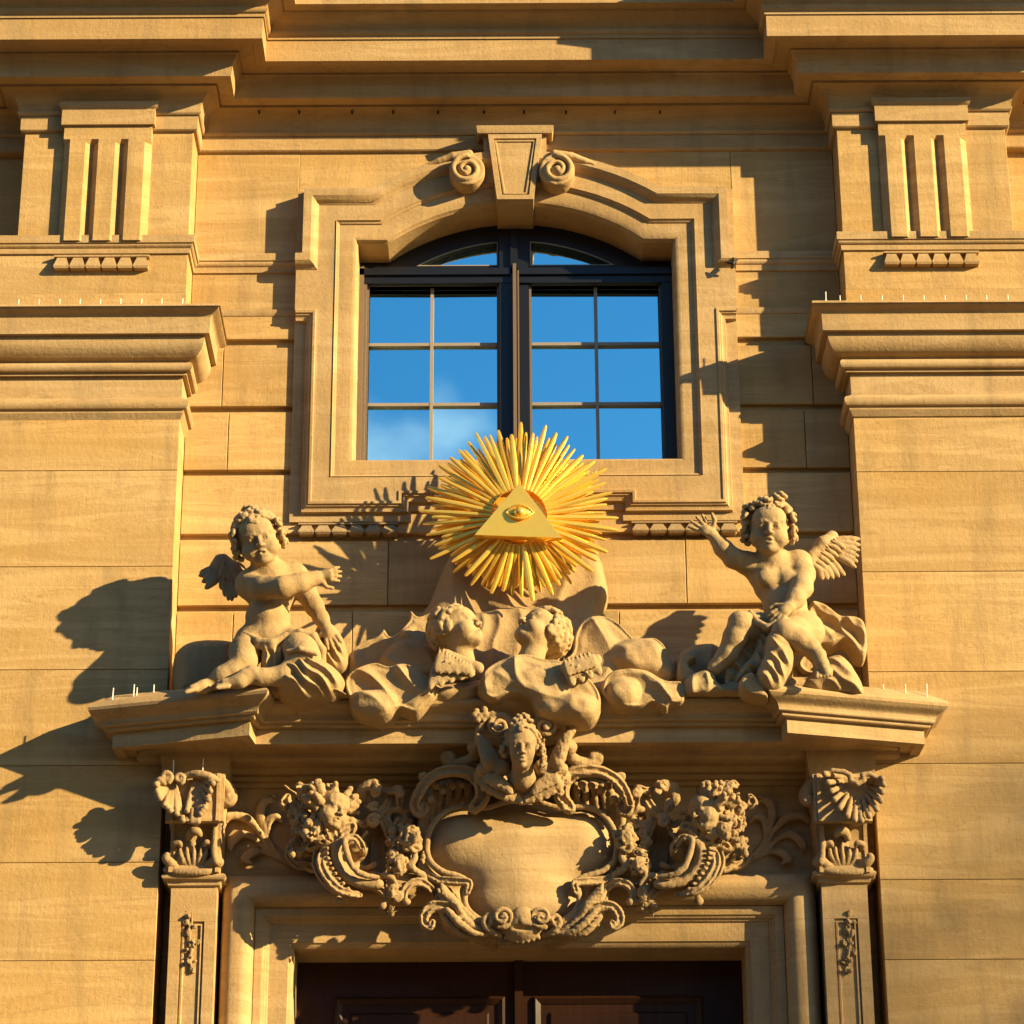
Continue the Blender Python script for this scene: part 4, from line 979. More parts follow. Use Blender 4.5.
def cherub_right():
    base = P(785, 690, .48)
    root = empty('cherub_statue', (base[0], -.48, ZT), 'stone cherub at right seated on the ledge with one arm raised and wing open', 'statue', 'stone cherubs seated on the portal ledge')
    V = vol(688, 505, 842, 700, .34, .82, .0043)
    hc = P(769, 531, .56); hs = .126; B = basis(-4, -10, 3)
    head(V, hc, hs, B, neck=(P(774, 566, .49), .076))
    V.ell(P(777, 582, .47), (.116, .100, .125)); V.cone(P(760, 570, .47), P(796, 566, .47), .072, .070, .04)
    V.ell(P(785, 606, .49), (.106, .108, .11), None, .03); V.ell(P(797, 632, .48), (.132, .125, .105), None, .03)
    V.ell(P(766, 578, .565), (.045, .03, .04), None, .04); V.ell(P(789, 578, .565), (.04, .03, .035), None, .04)
    V.ell(P(783, 611, .607), (.010, .012, .010), None, .006, 's')
    V.chain([P(760, 569, .46), P(747, 563, .49), P(733, 558, .52), P(723, 548, .54), P(713, 536, .55)], [.060, .054, .047, .042, .028], .02)
    hand(V, P(712, 535, .55), (-.75, .05, .75), (.75, .1, .75), (0, .8, .3), 1.12, -.1, 1, 1.6)
    V.chain([P(799, 563, .48), P(803, 575, .53), P(802, 588, .59), P(796, 599, .63), P(789, 607, .65)], [.064, .056, .050, .042, .032], .02)
    hand(V, P(789, 607, .66), (-.8, .2, -.7), (.6, .2, -.7), (.2, -.9, -.2), 1.08, .3, -1)
    V.chain([P(776, 634, .49), P(758, 628, .55), P(741, 624, .59), P(735, 638, .58), P(728, 654, .56), P(715, 668, .55)], [.08, .072, .060, .055, .048, .036], .02)
    V.chain([P(801, 634, .50), P(793, 633, .60), P(785, 633, .66)], [.085, .072, .064], .02)
    V.chain([P(785, 634, .67), P(800, 641, .67), P(811, 648, .67), P(819, 656, .68)], [.060, .052, .044, .033], .02)
    V.chain([P(818, 655, .69), P(822, 664, .71), P(826, 672, .72)], [.036, .032, .024], .012)
    for i in range(5): V.cone(P(818+3.2*i, 670, .715), P(817+3.4*i, 677-.5*i, .725), .011, .0095, .003)
    V.noise(.0012, 60, 9)
    o = V.mesh('body', M['carved'], root)
    V = vol(738, 492, 802, 560, .36, .74, .004); hair(V, hc, hs, B, 170, 11)
    for i, q in enumerate(((.3, .3, 1.1), (.42, .15, 1.28), (-.1, .45, 1.0), (-.45, .35, .9), (-.8, .2, .8), (.84, .2, .0), (.86, .1, -.28), (-.84, .2, -.02), (-.86, .05, -.30), (.8, .35, .45), (-.85, .3, .4))): lock(V, hc, hs, B, q, 1.1, i)
    V.mesh('hair', M['carved'], o)
    V = vol(798, 524, 872, 598, .22, .50, .0042)   # wing
    V.chain([P(802, 575, .40), P(812, 560, .38), P(824, 545, .38), P(832, 537, .36)], [.03, .04, .04, .03], .02)
    for i in range(6): t = i/5; feather(V, P(826+2*t, 540+10*t, .37), P(861-4*t*t, 539+29*t, .37+.006*i), .019, .015)
    for i in range(5): t = i/4; feather(V, P(824-8*t, 552+12*t, .39), P(845-22*t, 576+10*t-6*t*t, .39+.005*i), .018, .015)
    for i in range(7): t = i/6; feather(V, P(832-22*t, 540+22*t, .41), P(846-22*t, 549+24*t, .405), .014, .012)
    V.noise(.0015, 90, 5); V.mesh('wing', M['carved'], root)
    V = vol(732, 595, 876, 702, .18, .84, .0045)
    V.lobe([(812, 598), (828, 602), (842, 612), (856, 613), (866, 620), (869, 640), (866, 656), (857, 655), (846, 640), (830, 645), (812, 640), (806, 615)], .34, .24, .33, .04, .018, .012, fold=.016, ff=45, fa=.7, seed=12, k=.012, bowl=.03)
    V.chain([P(750, 612, .60), P(757, 622, .63), P(768, 628, .66), P(778, 620, .67)], [.012, .016, .016, .012], .01)
    V.lobe([(752, 612), (766, 618), (780, 634), (775, 650), (765, 668), (748, 676), (735, 682), (738, 668), (752, 650), (756, 632)], .62, .52, .61, .04, .006, fold=.022, ff=70, fa=.8, seed=5, k=.012)
    V.lobe([(734, 628), (758, 612), (786, 622), (790, 660), (760, 690), (716, 692), (722, 662)], .52, .44, .54, .05, .006, fold=.022, ff=55, fa=.7, seed=25, k=.012)
    V.lobe([(770, 628), (792, 640), (796, 660), (790, 676), (778, 690), (762, 686), (756, 672), (764, 652)], .70, .58, .72, .05, .010, .010, fold=.020, ff=75, fa=.4, seed=2, k=.012)
    V.lobe([(740, 676), (752, 668), (762, 680), (770, 694), (756, 694), (742, 688)], .7, .60, .68, .03, .012, .009, k=.01)
    V.noise(.002, 45, 9); V.mesh('drapery', M['carved'], root)
    V = vol(672, 622, 876, 702, .12, .78, .0055)
    V.lobe([(806, 690), (802, 672), (814, 660), (828, 646), (846, 645), (860, 660), (868, 676), (867, 692), (840, 694)], .66, .42, .64, .09, fold=.012, ff=60, fa=.9, seed=5, k=.015)
    V.lobe([(664, 668), (684, 640), (708, 634), (732, 642), (760, 650), (790, 660), (800, 700), (664, 704)], .40, .16, .42, .10, fold=.02, ff=24, seed=8, k=.02)
    V.lobe([(677, 660), (682, 652), (694, 650), (698, 655), (690, 662), (700, 672), (690, 682), (678, 676)], .52, .36, .50, .03, .02, .01, k=.01)
    V.lobe([(682, 676), (700, 664), (716, 666), (722, 678), (748, 684), (754, 692), (700, 697), (684, 694)], .62, .42, .60, .05, .012, .012, fold=.012, ff=50, seed=6, k=.012)
    V.lobe([(798, 662), (806, 650), (818, 656), (822, 668), (808, 672)], .62, .52, .58, .02, .02, .009, k=.008)
    V.ell((P(780, 690, .5)[0], .44, ZT+.04), (.36, .18, .07), None, .03)
    V.D = np.maximum(V.D, (ZT+.003-(np.arange(V.n[2])*V.h+V.lo[2])).astype(np.float32)[None, None, :])
    V.noise(.002, 40, 2); V.mesh('cloud_seat', M['carved'], root)
cherub_left(); cherub_right()

# ------------------------------------------------------------------ bank of clouds with two cherub heads
def clouds():
    b = P(517, 700, .4)
    root = empty('cloud_sculpture', (b[0], -.4, ZT), 'carved stone cloud bank with two cherub heads looking up at the golden sunburst', 'sculpture')
    o = lambda x, y: (330+x/2.7676, 560+y/2.7676)
    L_ = lambda pts: [o(*q) for q in pts]
    V = vol(410, 480, 632, 700, -.02, .40, .0065)
    V.lobe([(428, 596), (436, 575), (452, 545), (480, 530), (520, 520), (565, 530), (598, 548), (606, 566), (609, 590), (600, 612), (604, 650), (590, 690), (430, 690), (426, 640), (418, 612)], .15, .0, .17, .10, fold=.022, ff=14, fa=.2, seed=3, k=.02)
    V.lobe([(450, 640), (462, 612), (480, 606), (500, 602), (530, 600), (556, 606), (575, 640), (570, 690), (455, 690)], .25, .10, .26, .08, fold=.012, ff=34, fa=.0, seed=5, k=.02)
    V.noise(.003, 24, 6); V.mesh('cloud_pillar', M['carved'], root)
    V = vol(336, 585, 694, 730, .04, .86, .0050)
    def LB(pts, pref, p0, p1, w=.07, seed=1, ff=13, fa=.5, fold=.034, bowl=.0, lip=.020):
        if len(pts) > 10: V.lobe(L_(pts), pref, p1-.075, p1, .05, .024, .009, fold=fold*.9, ff=ff, fa=fa, seed=seed, k=.012, bowl=.006, pb=p0-.10, sharp=1.6, warp=2.6)
        else: V.lobe(L_(pts), pref, p1-.11, p1-.012, .06, .008, .009, fold=fold*.7, ff=ff*.8, fa=fa, seed=seed, k=.022, pb=p0-.10, sharp=1.6, warp=2.2)
    def DENT(x, y, p, rx, ry, rp=.035): V.ell(P(*o(x, y), p), (rx, rp, ry), None, .03, 's')
    LB([(45, 350), (38, 290), (80, 235), (130, 215), (150, 193), (172, 215), (215, 175), (222, 140), (245, 160), (285, 150), (330, 200), (340, 330), (240, 370), (90, 370)], .34, .22, .38, .10, 21, 14, .6)
    LB([(120, 300), (150, 235), (200, 205), (260, 215), (300, 240), (310, 300), (240, 330), (160, 330)], .46, .34, .45, .08, 22, 16, 1.0)
    LB([(42, 352), (38, 318), (62, 290), (120, 268), (160, 278), (205, 272), (248, 290), (285, 322), (292, 360), (262, 392), (236, 412), (205, 404), (190, 402), (165, 418), (135, 424), (95, 414), (62, 396)], .64, .44, .60, .065, 2, 15, 1.3)
    LB([(52, 385), (60, 350), (110, 338), (165, 345), (188, 372), (170, 410), (135, 424), (95, 416), (66, 404)], .68, .56, .65, .05, 5, 18, .9)
    DENT(232, 345, .665, .055, .04); DENT(150, 392, .70, .03, .03); DENT(105, 318, .66, .06, .018, .02); DENT(75, 372, .69, .018, .03, .02)
    LB([(280, 360), (320, 330), (390, 330), (445, 300), (470, 350), (420, 372), (415, 350), (385, 372), (330, 385), (290, 380)], .60, .44, .58, .05, 9, 20, .3, .016, 0, .012)
    LB([(408, 340), (432, 290), (480, 262), (540, 248), (590, 262), (640, 268), (700, 300), (742, 345), (752, 385), (738, 414), (704, 430), (655, 424), (606, 422), (570, 402), (548, 372), (500, 364), (450, 378), (418, 362)], .64, .44, .61, .07, 14, 13, .4)
    LB([(520, 300), (560, 280), (610, 285), (650, 310), (664, 345), (640, 372), (590, 378), (545, 352)], .68, .57, .65, .05, 15, 20, 1.4)
    LB([(575, 400), (600, 368), (650, 352), (700, 350), (745, 372), (738, 412), (704, 430), (655, 426), (606, 422)], .68, .56, .65, .05, 16, 18, .2)
    LB([(428, 345), (438, 300), (470, 276), (505, 290), (512, 330), (490, 356), (450, 368)], .66, .54, .62, .045, 19, 20, .8)
    DENT(690, 392, .69, .022, .04, .03); DENT(585, 395, .69, .03, .02, .02); DENT(600, 322, .69, .045, .018, .02); DENT(475, 320, .67, .03, .03, .02)
    LB([(640, 320), (632, 280), (668, 250), (676, 200), (700, 160), (740, 146), (778, 152), (815, 180), (850, 212), (895, 206), (925, 225), (945, 265), (962, 300), (955, 330), (860, 350), (700, 350)], .44, .26, .43, .08, 31, 10, .5)
    LB([(770, 262), (786, 226), (830, 206), (880, 204), (915, 222), (940, 262), (955, 300), (940, 325), (850, 320), (800, 300)], .47, .38, .48, .06, 32, 14, 1.1)
    LB([(752, 352), (762, 312), (790, 292), (840, 286), (882, 292), (930, 318), (975, 322), (988, 352), (980, 384), (945, 392), (930, 402), (895, 384), (860, 396), (815, 400), (775, 384)], .62, .44, .58, .06, 8, 14, 1.2)
    LB([(764, 350), (775, 318), (810, 302), (850, 310), (868, 340), (855, 375), (815, 388), (780, 374)], .66, .53, .61, .045, 11, 20, .5)
    DENT(898, 320, .62, .035, .022, .03); DENT(872, 372, .64, .014, .025, .03); DENT(815, 330, .64, .04, .014, .02); DENT(790, 250, .50, .035, .02, .03)
    # filling mass down to the ledge
    a = P(360, 690, .4); b_ = P(670, 690, .4); V.cone((a[0]+.05, .30, ZT+.05), (b_[0]-.05, .30, ZT+.05), .10, .10, .03)
    V.cone((a[0]+.1, .44, ZT+.05), (b_[0]-.1, .44, ZT+.05), .07, .07, .03)
    V.noise(.0028, 30, 17); V.mesh('cloud_bank', M['carved'], root)
    # heads
    for nm, c, B, nk, sd, lab in (('cherub_head', P(458, 632, .55), basis(62, 24, 4), (P(462, 668, .50), .07), 3, 'cherub head turned right with its chin lifted'),
                             ('cherub_head', P(540, 634, .50), basis(-58, 38, -6), (P(528, 668, .50), .07), 8, 'cherub head turned left and tipped back')):
        s_ = .118; V = Vol(c-.23, c+.2, .0042); head(V, c, s_, B, neck=nk); V.noise(.001, 60, sd)
        h = V.mesh(nm, M['carved'], root); h['label'] = lab
        V = Vol(c-.19, c+.19, .004); hair(V, c, s_, B, 170, sd); V.mesh('hair', M['carved'], h)
    for s in (-1, 1):
        if s < 0: V = vol(424, 644, 488, 706, .42, .78, .0045); pts = [((442+3.2*i, 652+1.9*i), (430+5.2*i, 690-1.6*i+(2 if i % 2 else 0))) for i in range(9)]; q0 = (446, 655, 478, 668)
        else: V = vol(560, 648, 612, 692, .42, .78, .0045); pts = [((566+4*i, 662-1.0*i), (574+4.4*i, 686-1.8*i)) for i in range(7)]; q0 = (566, 668, 596, 660)
        for i, (a, b2) in enumerate(pts): feather(V, P(*a, .63), P(b2[0], b2[1]-(5 if i % 2 else 0), .655), .024, .016, .006)
        for i, (a, b2) in enumerate(pts): feather(V, P(a[0], a[1]-3, .66), P((a[0]+b2[0])/2, (a[1]+b2[1])/2+2, .675), .021, .013, .005)
        V.cone(P(q0[0], q0[1], .63), P(q0[2], q0[3], .63), .028, .028, .01); cluster(V, (pts[0][0][0]+pts[-1][1][0])/2, (pts[0][0][1]+pts[-1][1][1])/2-2, 14, 6, .665, 14, 5, .011, .006)
        V.noise(.001, 70, 3); V.mesh('wing', M['carved'], root)
clouds()

# ------------------------------------------------------------------ golden sunburst with the eye
def sunburst():
    c = P(519, 516, .30)
    root = empty('golden_sunburst', (c[0], -c[1], c[2]), 'gilded sunburst of long rays round a triangle with an eye, mounted below the window', 'sunburst')
    tri = [P(519.5, 482.6, .40), P(562.4, 538.6, .40), P(473.8, 535.6, .40)]; cen = sum(tri)/3
    mb = MB(); f = [tuple(q) for q in tri]; k = [tuple(cen+(q-cen)*.98+A_((0, .006, 0))) for q in tri]; bk = [(q[0], .365, q[2]) for q in tri]
    mb.sweep([bk, f, k]); t = mb.out('triangle', M['gold'], root, 20)
    e = P(519.5, 513, .405); V = Vol(e-A_((.09, .03, .06)), e+A_((.09, .06, .06)), .0022)
    V.ell(e, (.058, .020, .034), None, .004)
    V.ell(e+A_((.0, .012, .0)), (.026, .024, .026), None, .006)
    for u in (-1, 1): V.chain([e+A_((x*.066, .004+.012*(1-x*x), u*.036*(1-x*x))) for x in np.linspace(-1, 1, 13)], .0055, .003)
    V.mesh('eye', M['gold'], root)
    rr = np.random.RandomState(12); cx, cy = 519, 517
    n = 98
    mb = MB(); mb.tube([(c[0], .05, c[2]), (c[0], .36, c[2])], .05, 16); mb.tube([(c[0], .27, c[2]), (c[0], .30, c[2])], .14, 24); mb.out('hub', M['gold'], root)
    for i in range(n):
        a = 2*math.pi*(i+rr.uniform(-.22, .22))/n; ca, sa = math.cos(a), math.sin(a)
        base = 88+9*abs(ca)**1.5-(6 if sa < -.5 else 0)+(3 if sa > .8 else 0)
        R1 = base*(1., .86, .95, .90)[i % 4]*rr.uniform(.95, 1.05); lay = i % 2
        p0 = .335-.03*lay; p1 = .30-.035*lay+rr.uniform(-.035, .045)
        a0 = P(cx+28*ca, cy-28*sa, p0); a1 = P(cx+R1*ca, cy-R1*sa, p1)
        d = nrm(a1-a0); v = nrm(np.cross(d, (0, 1, 0))); nn = np.cross(v, d); nn = nn if nn[1] > 0 else -nn
        w0, w1 = .011, .0145*rr.uniform(.8, 1.2)
        rings = []
        for t_, w_ in ((0, w0), (.45, w1), (.85, w1*.80), (.97, w1*.55), (1., w1*.30)):
            q = a0+(a1-a0)*t_; rings.append([tuple(q+v*w_), tuple(q+v*w_*.35+nn*w_*.62), tuple(q-v*w_*.35+nn*w_*.62), tuple(q-v*w_), tuple(q-nn*w_*.5)])
        mb = MB(); mb.sweep(rings); mb.out('ray', M['gold'], root, 25)
sunburst()
# ------------------------------------------------------------------ scrolls beside the keystone
for s, cx in ((-1, 467), (1, 557)):
    V = vol(cx-52, 140, cx+52, 204, .02, .22, .004)
    V.chain([P(cx-s*2, 154, .11), P(cx+s*14, 156, .11), P(cx+s*28, 161, .10), P(cx+s*46, 168, .085)], [.022, .020, .017, .010], .006); c = P(cx, 172, .12)
    V.cone((c[0], .06, c[2]), (c[0], .125, c[2]), .085, .085, .006)
    V.D = np.maximum(V.D, (np.arange(V.n[1])*V.h+V.lo[1]-.150).astype(np.float32)[None, :, None])
    V.put((slice(None),)*3, np.maximum(np.sqrt((np.arange(V.n[0])*V.h+V.lo[0]-c[0])[:, None, None]**2+(np.arange(V.n[2])*V.h+V.lo[2]-c[2])[None, None, :]**2)-.092, np.abs((np.arange(V.n[1])*V.h+V.lo[1]-.08))[None, :, None]-.07).astype(np.float32), .012, 'u')
    sp = [(c[0]+s*(.082*(1-t)+.022*t)*math.cos(a), .153, c[2]+(.082*(1-t)+.022*t)*math.sin(a)) for t in np.linspace(0, 1, 40) for a in [math.pi*.5+s*0-2*math.pi*1.45*t]]
    sp2 = [(x-(x-c[0])*.20, y, z_-(z_-c[2])*.20) for x, y, z_ in sp]
    V.chain(sp2, [.013, .012, .012, .010], .004, 's'); V.chain(sp, [.014, .013, .010], .004)
    V.ell((c[0], .15, c[2]), (.020, .020, .020), None, .004)
    V.noise(.0008, 80, 3); V.mesh('scroll', M['trim'], key)

# ------------------------------------------------------------------ cartouche over the door
CXP = 522.
PSH = .10
def cartouche():
    global PSH
    b = P(CXP, 942, .1)
    root = empty('cartouche', (b[0], .1, b[2]), 'carved blank shield in a scrolled frame crowned by a winged angel head over the door', 'cartouche')
    o = lambda x, y: (380+x/3.657, 690+y/3.657)
    half = [(550, 392), (500, 402), (440, 416), (385, 432), (335, 428), (290, 428), (250, 440), (208, 472), (180, 520), (172, 575), (184, 625), (225, 662), (290, 682), (322, 706), (312, 742), (312, 785), (340, 822), (400, 858), (470, 880), (522, 888)]
    left = [o(*q) for q in half[1:]]; left[-1] = (CXP, left[-1][1]); poly = left+[(2*CXP-x, y) for x, y in reversed(left[:-1])]
    V = vol(420, 785, 626, 940, -.1, .34, .0055)
    V.lobe(poly, .16, .08, .205, .22, pb=-.1, sm=90); V.noise(.0014, 14, 3)
    fld = V.mesh('shield_field', M['trim'], root); fld['label'] = 'smooth blank bulging shield field'
    V = vol(418, 782, 628, 946, -.14, .34, .0046)
    cl = [P(x, y, .185) for x, y in cr(poly, 3, True)]; cl.append(cl[0])
    V.chain(cl, .0135, .004); V.chain([(q[0]+(q[0]-P(CXP, 850, .18)[0])*.045, .15, q[2]+(q[2]-P(CXP, 850, .18)[2])*.045) for q in cl], .020, .010)
    V.noise(.001, 60, 1); V.mesh('shield_rim', M['relief'], root)
    m_ = lambda pts, s: [(x if s < 0 else 2*CXP-x, y, p) for x, y, p in pts]
    for s in (-1, 1):
        V = vol(*((396, 762, 530, 952) if s < 0 else (514, 762, 650, 952)), -.14, .46, .0046)
        def C(pts, rad, k=.008, op='u'):
            q = [P(*v) for v in cr(m_([(*o(x, y), p) for x, y, p in pts], s), 4)]; V.chain(q, rad, k, op)
            if op == 'u' and max(rad) >= .020: V.groove(q, rad)
        Q = lambda x, y, p: P(*m_([(*o(x, y), p)], s)[0])
        # ground of the frame
        V.lobe([(x if s < 0 else 2*CXP-x, y) for x, y in [o(*q) for q in ((330, 330), (250, 310), (180, 340), (140, 400), (130, 470), (140, 560), (150, 630), (190, 700), (240, 760), (290, 850), (360, 895), (430, 905), (400, 860), (330, 810), (310, 740), (320, 705), (280, 680), (220, 660), (175, 600), (178, 520), (220, 460), (280, 430), (345, 425))]], .12, .02, .13, .05, fold=.012, ff=60, fa=.6, seed=4+s, k=.01, pb=-.12)
        # great C scroll with its hollow shell
        C([(345, 432, .24), (372, 400, .27), (372, 350, .29), (335, 308, .30), (275, 296, .30), (215, 305, .29), (165, 340, .27), (138, 385, .25), (126, 425, .22), (140, 452, .20), (160, 440, .20), (158, 420, .20)], [.030, .034, .030, .026, .024, .022, .018, .016])
        C([(350, 425, .25), (385, 395, .27), (388, 350, .28), (360, 310, .28)], [.022, .018, .014], .006)
        for i, (a, b_) in enumerate((((320, 350), (318, 415)), ((290, 345), (282, 422)), ((255, 350), (244, 430)), ((225, 358), (210, 450)), ((195, 375), (186, 475)), ((172, 400), (165, 500)), ((158, 430), (150, 530)))):
            V.cone(Q(*a, .16), Q(*b_, .13), .020, .013, .004); 
        for a in ((265, 350), (230, 366), (205, 352), (184, 400), (300, 345)): V.ell(Q(*a, .205), [.021]*3, None, .004)
        C([(345, 330, .31), (300, 318, .33), (250, 322, .32)], [.010, .014, .008], .006, 's')
        for t in np.linspace(0, 1, 9): V.ell(Q(378-14*t+18*math.sin(3*t), 300+130*t, .275), [.014]*3, None, .003)
        C([(165, 345, .24), (150, 318, .26), (160, 308, .27), (178, 318, .27), (170, 330, .27)], [.014, .012, .010, .010], .004)
        # side beading down to the lower waist
        for i in range(13): t = i/12; V.ell(Q(150+20*math.sin(t*3.1)-10*t, 470+190*t, .14), (.016, .016, .012), None, .004)
        C([(150, 640, .15), (200, 690, .17), (270, 700, .19), (325, 705, .205), (318, 745, .20)], [.012, .018, .020, .016, .010])
        # acanthus sweeping under the shield
        for j, (dx, dy, p) in enumerate(((0, 0, .17), (-22, 22, .19), (-44, 50, .16), (26, -14, .15))):
            C([(215+dx*.2, 720+dy*.1, p-.03), (250+dx*.7, 770+dy*.6, p+.03), (300+dx*.8, 830+dy*.7, p+.04), (370+dx, 880+dy*.4, p+.02), (430, 892, p-.02)], [.006, .014, .018, .014, .008], .005)
        for j in range(6): t = j/5; C([(250+60*t, 790+50*t, .20), (232+52*t, 745+45*t, .235), (226+46*t, 708+48*t, .22)], [.014, .013, .007], .004)
        C([(340, 888, .15), (290, 828, .19), (245, 795, .21), (195, 792, .21), (165, 820, .21), (162, 852, .21), (182, 866, .22), (192, 848, .22)], [.012, .022, .026, .026, .022, .018, .016, .012])
        C([(380, 905, .12), (310, 895, .15), (255, 872, .17), (238, 850, .17), (252, 842, .18)], [.014, .018, .018, .014, .012])
        C([(440, 900, .18), (400, 880, .21), (380, 850, .22), (395, 825, .22), (412, 838, .23), (404, 852, .23)], [.014, .014, .012, .011, .010], .005)
        sp = spiral(0, 0, 0, 40, 10, 250, 1.5, 26)
        V.chain([Q(448+x, 830+y, .235+.02*i/24) for i, (x, y, _) in enumerate(sp)], [.0115, .009], .003); V.ell(Q(446, 830, .25), [.011]*3, None, .003)
        C([(480, 885, .2), (500, 860, .22), (500, 835, .23), (512, 812, .235)], [.016, .014, .012, .010])
        V.noise(.0012, 60, 4+s); V.noise(.0016, 170, 9); f = V.mesh('scroll_frame', M['relief'], root)
    V = vol(488, 900, 556, 948, -.12, .34, .0045)     # mask at the foot
    Q = lambda x, y, p: P(*o(x, y), p)
    V.ell(Q(520, 835, .21), (.060, .05, .055), None, .01); V.ell(Q(520, 865, .20), (.10, .05, .05), None, .02); V.ell(Q(520, 895, .18), (.075, .045, .04), None, .02)
    V.ell(Q(520, 868, .25), (.05, .03, .012), None, .01, 's')
    for i in range(7): V.cone(Q(520, 880, .20), Q(462+19.5*i, 905+14*math.sin(math.pi*i/6), .19), .016, .012, .004)
    for x in (505, 520, 536): V.cone(Q(520, 845, .25), Q(x, 812, .24), .012, .011, .004)
    V.noise(.0015, 80, 4); V.mesh('foot_mask', M['relief'], root)
    # winged head at the top
    PSH = 0.
    V = vol(462, 700, 584, 806, .18, .80, .0045)
    hc = Q(520, 214, .60); B = basis(0, -12, 0); s_ = .104
    head(V, hc, s_, B, child=False, open_=False, neck=(Q(522, 320, .50), .05)); V.cone(Q(522, 320, .50), Q(528, 385, .40), .055, .035, .02)
    V.cone(Q(500, 335, .47), Q(470, 360, .42), .04, .03, .02); V.cone(Q(545, 335, .47), Q(572, 360, .42), .04, .03, .02)
    V.noise(.0008, 80, 2); h = V.mesh('angel_head', M['relief'], root)
    V = vol(484, 696, 556, 780, .36, .76, .004); hair(V, hc, s_, B, 150, 6, .12, .08, low=-.35, child=False)
    for i, q in enumerate(((0, .3, 1.1), (.25, .25, 1.15), (-.25, .25, 1.12), (.1, .1, 1.35), (-.12, .1, 1.3), (.8, .2, -.1), (-.8, .2, -.1), (.85, .1, -.4), (.82, .1, -.7))): lock(V, hc, s_, B, q, 1.1, i)
    V.mesh('hair', M['relief'], h)
    for s in (-1, 1):
        V = vol(*((438, 700, 524, 808) if s < 0 else (516, 700, 604, 808)), .14, .74, .0046)
        X = lambda x: x if s < 0 else 1040-x
        Q2 = lambda x, y, p: P(*o(X(x), y), p)
        if s < 0: up = [((445, 290), (352+4*i, 158+22*i)) for i in range(5)]
        else: up = [((425, 300), (338+9*i, 140+30*i)) for i in range(5)]
        for i, (a, b_) in enumerate(up): feather(V, Q2(a[0]-3*i, a[1]-2*i, .50), Q2(*b_, .53+.005*i), .030, .022)
        V.cone(Q2(450, 285, .5), Q2(375, 290, .47), .038, .03, .01)
        for i in range(6): t = i/5; feather(V, Q2(395+20*t, 310+8*t, .46), Q2(385+140*t, 345+72*math.sin(1.2*t+.35), .48-.02*t), .030, .024)
        for i in range(5): t = i/4; feather(V, Q2(400+26*t, 305+8*t, .50), Q2(400+85*t, 345+36*t, .51), .024, .020)
        # crest scrolls over the head
        cx_, cy_ = (435, 132); sp = spiral(0, 0, 0, 42, 8, 20, 1.7, 32)
        V.chain([Q2(cx_+x, cy_+y, .52+.05*i/30) for i, (x, y, _) in enumerate(sp)], [.0125, .010], .003); V.ell(Q2(cx_, cy_, .57), [.012]*3, None, .003)
        V.chain([Q2(470, 120, .52), Q2(450, 95, .53), Q2(410, 88, .53), Q2(380, 105, .52), Q2(362, 150, .50), Q2(352, 200, .46)], [.014, .016, .016, .018, .018, .014], .006)
        if s < 0:
            for a in ((345, 92), (352, 78), (366, 96), (382, 72), (384, 88), (356, 108)): V.ell(Q2(*a, .54), [.017]*3, None, .004)
            V.cone(Q2(383, 70, .54), Q2(378, 110, .53), .010, .012, .004)
        else:
            V.chain([Q2(352, 160, .5), Q2(338, 150, .52), Q2(345, 175, .5)], [.014, .018, .012], .004)
        # horn swinging out over the ledge mouldings
        V.chain([Q2(*q) for q in cr([(362, 200, .42), (352, 232, .40), (318, 262, .37), (275, 270, .35), (246, 258, .34), (240, 240, .35), (254, 234, .36), (266, 246, .37)], 3)], [.020, .024, .028, .026, .022, .018, .014], .008)
        cluster(V, *o(X(392), 330), 8, 14, .46, 16, 3+s, .016, .02)
        cluster(V, *o(X(462), 175), 7, 16, .50, 18, 6+s, .016, .02); cluster(V, *o(X(340), 300), 9, 8, .36, 14, 9+s, .016, .02)
        V.cone(Q2(350, 210, .42), Q2(420, 240, .3), .04, .05, .01); V.cone(Q2(380, 320, .40), Q2(460, 330, .2), .05, .07, .01)
        V.noise(.0018, 150, 5+s); w_ = V.mesh('wing', M['relief'], root)
cartouche()

PSH = .10
